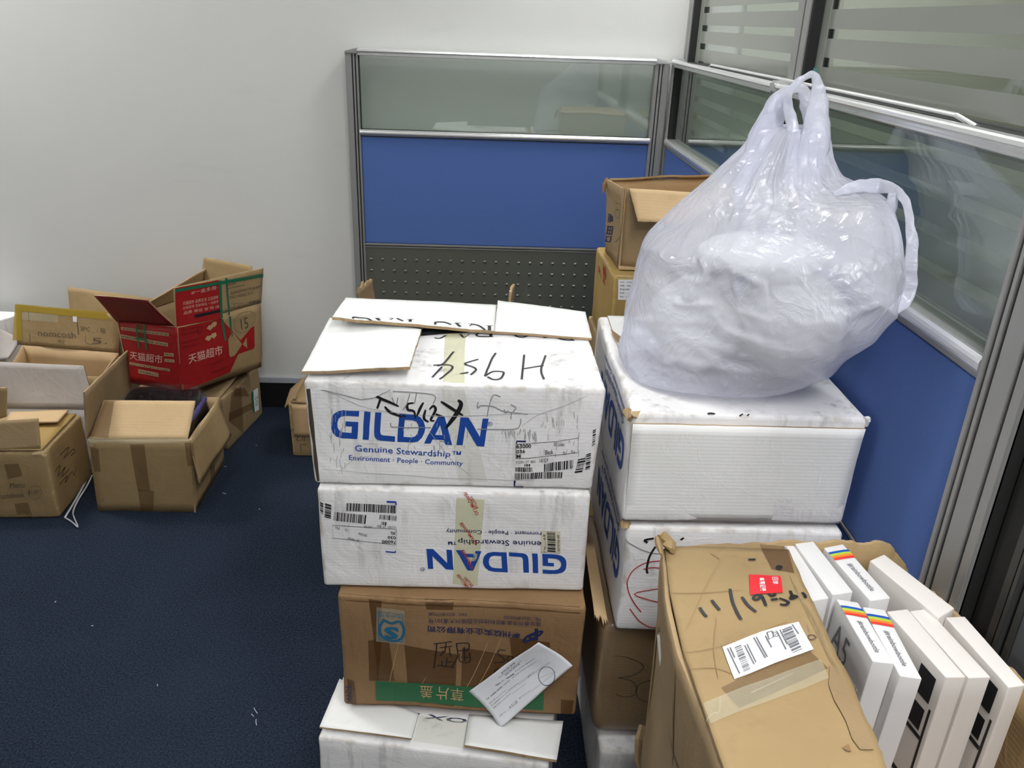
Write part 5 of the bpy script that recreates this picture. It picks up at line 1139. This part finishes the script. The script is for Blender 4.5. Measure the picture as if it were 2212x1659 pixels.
T.mesh('printed_name', join(text_on(fr, '天猫超市', E_(520, 1225), E_(888, 1275), E_(520, 1130), bold=.012, off=.0014), text_on(rr, '天猫超市', E_(1180, 1278), E_(1555, 1165), E_(1170, 1170), bold=.012, off=.0016)), M['pink_ink'])
T.mesh('small_print', join(text_on(rr, '全球精选 品质好货 极速送达', E_(1085, 905), E_(1350, 865), E_(1083, 878), off=.0016), text_on(rr, '正品保障 快速送达 无忧售后', E_(1085, 960), E_(1330, 915), E_(1083, 932), off=.0016), text_on(rr, '放心购 服务好', E_(1090, 1055), E_(1290, 1010), E_(1088, 1030), off=.0016), text_on(rr, '生鲜日用 即时配送 省心', E_(1090, 1105), E_(1310, 1060), E_(1088, 1080), off=.0016),
    text_on(rr, '天猫生活好物 省心到家', E_(1430, 1300), E_(1560, 1245), E_(1430, 1270), off=.0016), text_on(rr, '扫码有惊喜', E_(1430, 1385), E_(1570, 1340), E_(1430, 1360), off=.0016)), M['darkred'])
T.mesh('food_print', join(*[poly_on(rr, [E_(x+a, y+b) for a, b in ((-30, 10), (-10, -25), (35, -35), (40, 0), (10, 30))], off=.0016) for x, y in ((1410, 870), (1455, 835), (1390, 990), (1450, 960))]), M['tan_print'])
T.mesh('flap_print', join(text_on(rff, '#一盒多用·', E_(1210, 500), E_(1500, 440), E_(1208, 455), off=.0016), text_on(rff, '天猫超市 品质生活 正品保障', E_(1115, 620), E_(1510, 545), E_(1113, 580), off=.0016), text_on(rff, '日用百货 生鲜食品 一站购齐', E_(1120, 670), E_(1515, 590), E_(1118, 635), off=.0016), text_on(rff, '品质 保证 省 钱 送', E_(1125, 725), E_(1520, 645), E_(1123, 690), off=.0016)), M['pink_ink'], parent=rfp.o)
T.mesh('black_bar', quad_on(rff, [E_(1245, 762), E_(1530, 695), E_(1528, 665), E_(1243, 725)], off=.0016), M['black_ink'], parent=rfp.o)
T.mesh('flap_text', join(text_on(rff, '发货单', E_(1620, 405), E_(1710, 385), E_(1618, 370), off=.0018), text_on(rff, 'GUANGZHOU TM 58 WH', E_(1650, 500), E_(1975, 425), E_(1648, 465), off=.0018), text_on(rff, 'TMALL MARKET BOX', E_(1630, 555), E_(1900, 490), E_(1628, 520), off=.0018), text_on(rff, '上海发货 轻放', E_(1830, 325), E_(1990, 290), E_(1828, 295), off=.0018),
    stroke_on(rff, [E_(1620, 430), E_(1800, 390), E_(1798, 310)], .002, curve=False, off=.0018), *[stroke_on(rff, [E_(x, 650), E_(x+45, 640), E_(x+43, 590), E_(x-2, 600), E_(x, 650)], .0015, curve=False, off=.0018) for x in (1640, 1690, 1745)], bars_on(rff, E_(1855, 612), E_(1965, 588), E_(1853, 575), 33, 30, off=.0018)), M['pencil'], parent=rfp.o)
T.mesh('circled_number', join(text_on(rr, '15', E_(1770, 895), E_(1850, 870), E_(1755, 770), off=.0016), stroke_on(rr, [E_(*p) for p in ((1800, 690), (1730, 730), (1690, 820), (1700, 890), (1760, 925), (1850, 890), (1910, 800), (1920, 730), (1870, 690), (1800, 690))], .0012, off=.0016)), M['pencil'])
lilac = T.mesh('cloth_inside', tube([top[0].lerp(top[1], .75)+Vector((.06, .10, -.035)), top[0].lerp(top[1], .9)+Vector((.08, .10, -.03)), top[1]+Vector((.03, .10, -.04))], [.03, .04, .03], 8), M['purple_cloth'])

# carton with yellow tape and pencilled name
T = Thing('open_tan_carton', 'open tan carton edged with yellow tape, pencil writing on its raised flap', 'box', (-1.61, 2.96, 0))
yk, yq = 3.03, 2.86
h0, h1 = atY((50, 745), yk), atY((257, 762), yk)
foot = [(h0.x+.02, yq), (h1.x, yq), (h1.x, yk), (h0.x+.0, yk)]
top = [Vector((h0.x+.02, yq, .335)), Vector((h1.x, yq, .325)), h1, h0]
open_box(T, foot, 0, top, M['kraft'], M['kraft_light'], seed=90)
bf = flap(T, 'back_flap', [h0+Vector((-.02, -.004, .002)), h1+Vector((0, -.004, .002)), atY((258, 680), yk+.03), atY((33, 658), yk+.03)], M['kraft'], M['kraft'], seed=91, amp=.002, label='raised tan flap with yellow tape along two edges')
bff = bf.face()
T.mesh('yellow_tape', join(quad_on(bff, [L_(215, 195), L_(1500, 325), L_(1460, 215), L_(205, 105)], off=.001), quad_on(bff, [L_(180, 610), L_(310, 605), L_(290, 180), L_(205, 120)], off=.0014)), M['tape_mustard'], parent=bf.o)
T.mesh('pencil_writing', join(text_on(bff, 'nomcosh', L_(530, 545), L_(1045, 580), L_(520, 455), off=.0018), text_on(bff, '3PC _ / 陰', L_(1110, 480), L_(1460, 520), L_(1108, 400), off=.0018), text_on(bff, '5.', L_(1270, 655), L_(1480, 655), L_(1270, 570), off=.0018),
    stroke_on(bff, [L_(1065, 360), L_(1080, 530)], .003, curve=False), stroke_on(bff, [L_(1180, 540), L_(1185, 640), L_(1290, 665)], .0015), stroke_on(bff, [L_(390, 190), L_(415, 630)], .003, curve=False), text_on(bff, '40', L_(790, 640), L_(890, 650), L_(790, 590), off=.0018)), M['pencil'], parent=bf.o)
T.mesh('white_tag', quad_on(bff, [L_(1008, 350), L_(1060, 358), L_(1060, 280), L_(1005, 275)], off=.002), M['label'], parent=bf.o)
T.mesh('pale_tape', quad_on(bff, [L_(300, 320), L_(800, 362), L_(805, 255), L_(300, 215)], off=.0012), M['tape_clear'], parent=bf.o)

# tan carton behind it, flap against the wall
Lb = Carton([(-1.74, 3.085), (-1.40, 3.085), (-1.40, 3.285), (-1.74, 3.285)], 0, .40, seed=95, r=.005)
T = carton('tan_carton', 'tan carton against the wall behind the one with yellow tape', 'box', Lb, M['kraft_grey'], n=(8, 6, 6))
flap(T, 'raised_flap', [Vector((-1.69, 3.20, .402)), Vector((-1.36, 3.20, .402)), atY((335, 645), 3.24), atY((145, 620), 3.24)], M['kraft'], seed=96, amp=.003)
# white carton with green leaf print at the frame's left edge
Lg = Carton([(-2.39, 2.92), (-1.97, 2.90), (-1.89, 3.22), (-2.31, 3.26)], 0, .44, seed=97, r=.006, foot_top=[(-2.39, 2.95), (-1.99, 2.96), (-1.89, 3.24), (-2.31, 3.27)])
T = carton('white_carton', 'white carton with green leaf print at the left edge of the picture', 'box', Lg, M['white'], n=(8, 8, 8))
lf2 = Lg.face('front')
T.mesh('leaf_print', join(*[poly_on(lf2, [L_(x+a*s, y+b*s) for a, b in ((0, -40), (26, -18), (22, 20), (-5, 42), (-26, 12), (-20, -22))], off=.001) for x, y, s in ((40, 790, 1.3), (215, 690, 1.0), (10, 700, .6), (110, 560, .9))]), simple('leaf_green', '#5c7a48', .6))
flap(T, 'grey_flap', [atY(L_(-200, 900), 3.055), atY(L_(110, 860), 3.055), atY(L_(290, 600), 3.12), atY(L_(-200, 330), 3.12)], M['white_in'], seed=98)
T.mesh('leaf_print', join(), M['green_print']) if 0 else None
# white lined carton with its big flap up
T = Thing('open_white_carton', 'white-lined open carton behind the taped tan one, large flap raised', 'box', (-1.64, 2.775, 0))
foot = [(-1.93, 2.705), (-1.40, 2.705), (-1.40, 2.845), (-1.93, 2.845)]
z5 = .262
open_box(T, foot, 0, [Vector((x, y, z5)) for x, y in foot], M['white'], M['white_in'], seed=100)
flap(T, 'raised_flap', [Vector((-1.93, 2.700, z5+.004)), atY((206, 882), 2.700), atY((180, 790), 2.74), atY((-60, 779), 2.74)], M['white_in'], M['white_in'], seed=102, amp=.003)
# front left taped carton
L6 = Carton(rect(-1.883, 2.385, 2.4, .452, .285), 0, .255, seed=105, r=.012, amp=.005)
T = carton('tan_carton', 'battered tan carton in the left foreground with pen writing and a strap beside it', 'box', L6, M['kraft'])
X6 = lambda X, Y: (X/5.35, 840+Y/5.35)
f6, r6, t6 = L6.face('front'), L6.face('right'), L6.face('top')
T.mesh('tape', quad_on(f6, [X6(90, 1040), X6(255, 1000), X6(210, 860), X6(40, 870)], off=.001), M['tape_brown'])
T.mesh('tape', quad_on(f6, [X6(205, 1500), X6(375, 1475), X6(330, 1310), X6(165, 1330)], off=.001), M['tape_brown'])
T.mesh('pen_writing', join(text_on(f6, 'Menu', X6(120, 1150), X6(290, 1130), X6(110, 1085), off=.0018), text_on(f6, 'notebook', X6(0, 1275), X6(290, 1250), X6(0, 1210), off=.0018), text_on(f6, '$1.00', X6(335, 1215), X6(460, 1200), X6(335, 1165), off=.0018), stroke_on(f6, [X6(*p) for p in ((400, 1110), (345, 1150), (340, 1220), (400, 1275), (460, 1260), (492, 1190), (460, 1125), (400, 1110))], .0012)), M['pencil'])
T.mesh('side_writing', join(*[stroke_on(r6, [X6(*p) for p in s], .0025) for s in ([(700, 770), (760, 700), (800, 680), (740, 800), (840, 700), (860, 730), (820, 770)], [(640, 950), (700, 880), (680, 1000), (760, 900), (720, 1010), (800, 930)], [(700, 1100), (780, 1000), (760, 1080), (830, 960), (860, 1000), (880, 900)])]), M['black_ink'])
flap(T, 'front_flap', [atY(X6(-100, 730), 2.395), atY(X6(468, 690), 2.41), atY(X6(440, 340), 2.44), atY(X6(-100, 375), 2.43)], M['kraft_grey'], M['kraft'], seed=107, amp=.002)
flap(T, 'top_flap', [atZ(X6(60, 400), .275), atZ(X6(670, 372), .285), atZ(X6(790, 240), .272), atZ(X6(120, 262), .265)], M['kraft_light'], seed=108, amp=.002)
flap(T, 'upright_flap', [Vector((-1.79, 2.50, .258)), atY(X6(75, 320), 2.50), atY(X6(72, -10), 2.50), atY(X6(-150, -20), 2.50)], M['kraft'], seed=109, amp=.002)
flap(T, 'top_lip', [L6.face('top').P(.0, .02, .012), L6.face('top').P(.97, .02, .012), L6.face('top').P(.97, .97, .010), L6.face('top').P(.0, .97, .010)], M['kraft_yellow'], M['kraft'], seed=110, amp=.002, th=.004)
T.mesh('corner_dent', tube([L6.P(.99, .01, .93), L6.P(.96, .0, .99), L6.P(.90, .0, .97)], [.008, .010, .004], 7, .6), M['kraft_light'])

# plastic strap
pts = [Vector((-1.405, 2.72, .30)), Vector((-1.40, 2.66, .20)), Vector((-1.393, 2.60, .12))] + [atZ(X6(*p), .012) for p in ((1050, 960), (960, 1130), (870, 1290), (750, 1490))]
pts2 = [atZ(X6(*p), .008) for p in ((750, 1490), (820, 1530), (900, 1595), (860, 1500), (845, 1420), (900, 1290), (1000, 1130), (1070, 990))]
top_mesh('plastic_strap', join(tube(smoothline(pts, 5), .0035, 5, .4), tube(smoothline(pts2, 5), .0035, 5, .4)), M['string'], smooth=True, label='thin pale plastic strap lying on the carpet between two tan cartons', cat='strap')

# small tan carton behind the left stack
SBc = Carton([(-.748, 2.864), (-.30, 2.862), (-.30, 3.085), (-.748, 3.086)], 0, .225, seed=115, r=.006)
T = carton('tan_carton', 'small tan carton peeking out behind the left stack, red label on its front', 'box', SBc, M['kraft'], n=(10, 8, 8))
Y6 = lambda X, Y: (540+X/6.38, 740+Y/6.38)
sf = SBc.face('front')
flap(T, 'side_flap', [atY(Y6(470, 885), 2.90), atY(Y6(612, 770), 2.868), atY(Y6(742, 470), 3.08), atY(Y6(560, 640), 3.08)], M['kraft_light'], M['kraft'], seed=116, amp=.003, jag=(.06, 0, 0, .02))
flap(T, 'front_flap', [sf.P(.035, .42, .010), sf.P(.98, .42, .010), sf.P(.98, .985, .006), sf.P(.035, .985, .006)], M['kraft_light'], M['kraft'], seed=117, amp=.002)
flap(T, 'top_flap', [Vector((-.735, 2.868, .232)), Vector((-.31, 2.866, .232)), Vector((-.31, 3.08, .29)), Vector((-.70, 3.08, .285))], M['kraft'], seed=118)
rl = T.mesh('red_label', quad_on(sf, [Y6(680, 1215), Y6(900, 1235), Y6(900, 1130), Y6(683, 1120)], off=.0012), M['redder_ink'])
T.mesh('white_label', quad_on(sf, [Y6(712, 1085), Y6(900, 1095), Y6(900, 1050), Y6(715, 1045)], off=.0012), M['label'])
T.mesh('pen_writing', join(*[stroke_on(sf, [Y6(*p) for p in s], .003) for s in ([(560, 1225), (600, 1190), (660, 1215)], [(680, 1270), (640, 1340), (700, 1345)], [(725, 1290), (730, 1345)], [(755, 1280), (757, 1350)], [(690, 1400), (780, 1395)], [(695, 1400), (700, 1520)])]), M['pencil'])
# lint on the carpet
rnd = random.Random(5); V, F = [], []
for px, py in ((1206/5.53+0, 0),): pass
for p, l in (((553, 1560), .010), ((551, 1535), .012), ((545, 1545), .006), ((486, 1008), .006), ((553, 962), .004), ((483, 1066), .010), ((200, 1352), .003), ((120, 1300), .003), ((560, 1100), .003), ((340, 1480), .003)):
    a = atZ(p, .0015); an = rnd.uniform(0, 3.1); dx, dy = math.cos(an)*l, math.sin(an)*l; w = .0008
    V0, F0 = tube([a-Vector((dx, dy, 0)), a+Vector((0, 0, .002)), a+Vector((dx*.6, dy, 0))], w, 4); n = len(V); V += V0; F += [tuple(i+n for i in f) for f in F0]
top_mesh('lint', (V, F), M['string'], label='pale specks of lint scattered on the navy carpet', cat='lint', kind='stuff')
# ===== white carrier bag
RG = [  # left px, left y, right px, right y, depth half-axis, (z floor at the bottom)
 ((1440, 850), 1.36, (1680, 842), 1.33, .045),
 ((1388, 826), 1.40, (1738, 818), 1.33, .085),
 ((1346, 797), 1.44, (1800, 776), 1.33, .135),
 ((1333, 760), 1.47, (1848, 733), 1.32, .165),
 ((1342, 725), 1.48, (1885, 700), 1.31, .180),
 ((1350, 697), 1.48, (1912, 672), 1.29, .190),
 ((1362, 655), 1.48, (1930, 645), 1.28, .195),
 ((1373, 618), 1.48, (1940, 615), 1.27, .195),
 ((1380, 590), 1.48, (1941, 580), 1.27, .190),
 ((1388, 560), 1.48, (1940, 530), 1.28, .185),
 ((1401, 524), 1.48, (1936, 490), 1.29, .175),
 ((1437, 486), 1.50, (1928, 460), 1.31, .165),
 ((1472, 450), 1.51, (1922, 435), 1.33, .150),
 ((1501, 424), 1.52, (1905, 412), 1.36, .135),
 ((1530, 396), 1.53, (1868, 396), 1.41, .115),
 ((1556, 369), 1.54, (1822, 375), 1.46, .095),
 ((1585, 340), 1.55, (1803, 345), 1.49, .078),
 ((1608, 316), 1.56, (1795, 320), 1.52, .066),
 ((1630, 285), 1.57, (1788, 290), 1.54, .056),
 ((1650, 274), 1.58, (1778, 276), 1.56, .045),
 ((1672, 272), 1.575, (1762, 274), 1.56, .028),
 ((1705, 276), 1.57, (1738, 276), 1.565, .006)]
def zc(P, z=1.004): 
    return Vector((P.x, P.y, max(P.z, z)))
rings = [(zc(atY(a, ya)), zc(atY(b, yb_)), d) for a, ya, b, yb_, d in RG]
# keep each ring's outline at its read-off width (an oblique ellipse bulges past its axis ends)
for i, (L, R_p, d) in enumerate(rings):
    tl, tr = RG[i][0][0], RG[i][2][0]
    for _ in range(5):
        c = (L+R_p)/2; A = (R_p-L)/2
        xs = [proj(c+A*math.cos(a*PI/24)+Vector((0, d*math.sin(a*PI/24), 0)))[0] for a in range(48)]
        s_ = (R_p.x-L.x)/max(1, (RG[i][2][0]-RG[i][0][0]))
        L = L+Vector(((tl-min(xs))*s_, 0, 0)); R_p = R_p+Vector(((tr-max(xs))*s_, 0, 0))
    rings[i] = (L, R_p, d)
FOLDS = [([(1715, 300), (1640, 420), (1560, 560), (1480, 640)], .013, 11), ([(1740, 300), (1722, 420), (1700, 560)], .008, 10), ([(1762, 320), (1790, 450), (1845, 570)], .009, 11), ([(1775, 350), (1850, 420), (1912, 480)], .008, 10),
    ([(1401, 535), (1500, 492), (1620, 425)], .008, 9), ([(1390, 690), (1500, 700), (1600, 738), (1700, 765)], .008, 8), ([(1375, 728), (1480, 733), (1585, 772)], .007, 7), ([(1400, 770), (1520, 790), (1640, 806)], .007, 8), ([(1450, 655), (1560, 668), (1660, 700)], .007, 7),
    ([(1560, 560), (1640, 610), (1655, 665)], .007, 9), ([(1650, 300), (1600, 420), (1585, 500)], .008, 8), ([(1690, 320), (1665, 430), (1640, 500)], .006, 7), ([(1420, 620), (1440, 700), (1430, 780)], .006, 9), ([(1700, 620), (1800, 600), (1900, 560)], .007, 10), ([(1720, 700), (1800, 690), (1880, 650)], .006, 9)]
SEG = [(Vector((a[0], a[1])), Vector((b[0], b[1])), am, w_) for pl, am, w_ in FOLDS for a, b in zip(pl, pl[1:])]
def fold_at(P):
    x, y = proj(P); q = Vector((x+noise.noise(P*9)*14, y+noise.noise(P*9+Vector((5, 5, 5)))*14)); best = {}
    o = 0.0
    for a, b, am, w_ in SEG:
        ab = b-a; t = max(0, min(1, (q-a).dot(ab)/ab.length_squared)); dd = (q-(a+ab*t)).length
        if dd < w_*3.4:
            v = am*.8*math.exp(-(dd/(w_*1.25))**2)*(.55+.9*noise.noise(P*13+Vector((3, 1, 4))))
            o = max(o, v)
    return o
def ring_at(t):
    t = max(0, min(len(rings)-1.001, t)); i = int(t); f = t-i
    g = lambda k: [rings[max(0, min(len(rings)-1, i+j))][k] for j in (-1, 0, 1, 2)]
    def cr(p0, p1, p2, p3): return 0.5*((2*p1)+(p2-p0)*f+(2*p0-5*p1+4*p2-p3)*f*f+(3*p1-p0-3*p2+p3)*f**3)
    return cr(*g(0)), cr(*g(1)), cr(*g(2))
NT, NA = 210, 380
V, F = [], []
tot = len(rings)-1.0
for j in range(NT+1):
    t = j/NT*tot; L, R_p, d = ring_at(t); c = (L+R_p)/2; A = (R_p-L)/2; fz = j/NT
    for i in range(NA):
        th = 2*PI*i/NA; cx_, sx = math.cos(th), math.sin(th)
        e = 0.92
        P = c + A*.985*(abs(cx_)**e*(1 if cx_ >= 0 else -1)) + Vector((0, d*(abs(sx)**e*(1 if sx >= 0 else -1)), 0))
        rad = (P-c); rl = rad.length; n = rad.normalized() if rl > 1e-6 else Vector((0, -1, 0))
        # gathered folds running up to the handles, large soft swells below
        w = max(0, min(1, (fz-.38)/.35)); s = (i/NA)
        q = Vector((math.cos(th)*3.1, math.sin(th)*3.1, fz*1.3))
        fold = (1-abs(noise.noise(q*1.1+Vector((7, 3, 1)))*2.2))*1.2 + (1-abs(noise.noise(q*3.1)*2.0))**2*.35*(1+noise.noise(P*9)) - .9
        side = abs(sx)**.5
        dsp = fold*.0115*w*side
        lo = 1-w
        sw = noise.noise(P*5+Vector((2, 5, 9)))*.024 + (1-abs(noise.noise(Vector((P.x*5+P.z*3, P.y*5, P.z*15+P.x*5)))*2.2))*.011*(.5+noise.noise(P*6+Vector((9, 1, 1))))
        dsp += sw*lo*(0.35+.65*side)
        cz = Vector((P.x*20+P.z*9, P.y*20, P.z*14)); dsp += (max(0, .22-abs(noise.noise(cz+Vector((4, 4, 4)))))*.026*max(0, noise.noise(P*7+Vector((1, 8, 1)))-.02) + max(0, .2-abs(noise.noise(cz*2.2)))*.012*max(0, noise.noise(P*9)) + abs(noise.noise(cz*3.5))*.0006)*(.4+.6*side)
        if sx < .15: dsp += fold_at(P)*(1 if sx < -.1 else .4)
        if fz < .10: dsp *= fz/.10
        P = P + n*dsp
        if P.z < 1.0045: P.z = 1.0045
        if P.x > XS-.012: P.x = XS-.012-(P.x-XS+.012)*.05
        V.append(P)
for j in range(NT):
    for i in range(NA):
        a = j*NA+i; b = j*NA+(i+1) % NA; F.append((a, b, b+NA, a+NA))
nb = len(V); cb = sum((V[i] for i in range(NA)), Vector())/NA; cb.z = 1.0045; V.append(cb); F += [(nb, (i+1) % NA, i) for i in range(NA)]
TB_ = Thing('carrier_bag', 'bulging white plastic carrier bag on the right stack, handles gathered on top', 'bag', (.46, 1.42, 1.003))
TB_.mesh('bag_body', (V, F), M['bag'], smooth=True)
def ribbon(T, name, pts, ws, fold=.35, k=8, seed=0, n=14, twist=0.0):
    """a gathered strap: flattened, pleated tube"""
    P = smoothline(pts, k); V, F = [], []
    for i, p in enumerate(P):
        t = (P[min(i+1, len(P)-1)]-P[max(i-1, 0)]).normalized()
        u = t.cross((p-CAM).normalized()).normalized(); w = u.cross(t).normalized()
        s = i/(len(P)-1)*(len(ws)-1); a = int(min(s, len(ws)-2)); r = ws[a]+(ws[a+1]-ws[a])*(s-a)
        for m_ in range(n):
            an = 2*PI*m_/n + twist*i/len(P)
            q = p + u*math.cos(an)*r + w*math.sin(an)*r*fold
            V.append(q + noise.noise_vector(q*70+Vector((seed, 0, 0)))*.0022 + noise.noise_vector(q*22+Vector((seed, 0, 0)))*.004)
    for i in range(len(P)-1):
        for m_ in range(n): F.append((i*n+m_, i*n+(m_+1) % n, (i+1)*n+(m_+1) % n, (i+1)*n+m_))
    return T.mesh(name, (V, F), M['bag'], smooth=True)
# near handle: loop over the top, two legs widening into the body
yh = 1.53
ribbon(TB_, 'handle', [atY(p, y) for p, y in (((1712, 400), 1.42), ((1716, 330), 1.49), ((1712, 280), 1.53), ((1704, 235), 1.54), ((1704, 205), 1.54), ((1716, 182), 1.54), ((1738, 164), 1.54), ((1756, 160), 1.54), ((1766, 180), 1.535), ((1768, 215), 1.53), ((1763, 265), 1.51), ((1756, 330), 1.475), ((1750, 380), 1.435), ((1742, 430), 1.43), ((1735, 470), 1.46))],
       [.014, .013, .011, .0085, .0065, .0055, .0052, .0065, .010, .016, .023, .026, .020, .010, .004], fold=.42, seed=1)
# far handle, folded over towards the partition
ribbon(TB_, 'handle', [atY(p, y) for p, y in (((1592, 450), 1.42), ((1630, 350), 1.53), ((1660, 275), 1.575), ((1684, 215), 1.60), ((1705, 196), 1.60), ((1728, 192), 1.60), ((1742, 212), 1.60), ((1752, 250), 1.59), ((1764, 310), 1.58))],
       [.006, .024, .026, .016, .009, .009, .014, .018, .02], fold=.45, seed=2)
ribbon(TB_, 'bag_gusset', [atY(p, y) for p, y in (((1590, 390), 1.55), ((1618, 330), 1.57), ((1648, 270), 1.585), ((1676, 222), 1.595), ((1700, 204), 1.60))],
       [.004, .014, .016, .012, .004], fold=.6, seed=3)
# side handle hanging from the shoulder on the right
ribbon(TB_, 'handle', [atX(p, x) for p, x in (((1800, 420), .56), ((1860, 402), .60), ((1895, 402), .63), ((1925, 408), .640), ((1946, 418), .646), ((1960, 452), .650), ((1969, 500), .650), ((1969, 560), .650), ((1963, 615), .650), ((1953, 650), .644), ((1928, 675), .62))],
       [.003, .010, .012, .009, .007, .006, .007, .009, .010, .010, .009], fold=.16, seed=4)
ribbon(TB_, 'bag_gusset', [atX(p, x) for p, x in (((1930, 418), .640), ((1926, 445), .640), ((1922, 468), .640), ((1938, 500), .640), ((1940, 560), .640))],
       [.006, .008, .007, .006, .004], fold=.5, seed=5)
# what the bag holds: white wrapped bundles showing through
def blob(c, r, seed, f=5.0, amp=.16, nu=36, nv=22):
    V, F = [], []
    for j in range(nv+1):
        for i in range(nu):
            th, ph = 2*PI*i/nu, PI*j/nv
            d = Vector((math.sin(ph)*math.cos(th), math.sin(ph)*math.sin(th), -math.cos(ph)))
            k_ = 1+amp*noise.noise(d*1.7+Vector((seed, seed, 0)))+amp*.3*noise.noise(d*f+Vector((0, seed, 0)))
            V.append(Vector(c)+Vector((d.x*r[0]*k_, d.y*r[1]*k_, d.z*r[2]*k_)))
    for j in range(nv):
        for i in range(nu): F.append((j*nu+i, j*nu+(i+1) % nu, (j+1)*nu+(i+1) % nu, (j+1)*nu+i))
    return V, F
wc = simple('white_wrapping', '#ecebe6', .7, bump=.4, bscale=20)
for c, r, sd, lb in (((.392, 1.435, 1.096), (.084, .115, .086), 1, 'white bundle at the lower left inside the carrier bag'), ((.540, 1.375, 1.125), (.092, .125, .09), 5, 'white bundle at the lower right inside the carrier bag'), ((.485, 1.395, 1.238), (.11, .095, .036), 9, 'flatter white bundle lying on the two others inside the carrier bag')):
    V, F = blob(c, r, sd); V = [Vector((v.x, v.y, max(v.z, 1.008))) for v in V]
    top_mesh('wrapped_bundle', (V, F), wc, smooth=True, label=lb, cat='bundle', group='white bundles inside the bag')
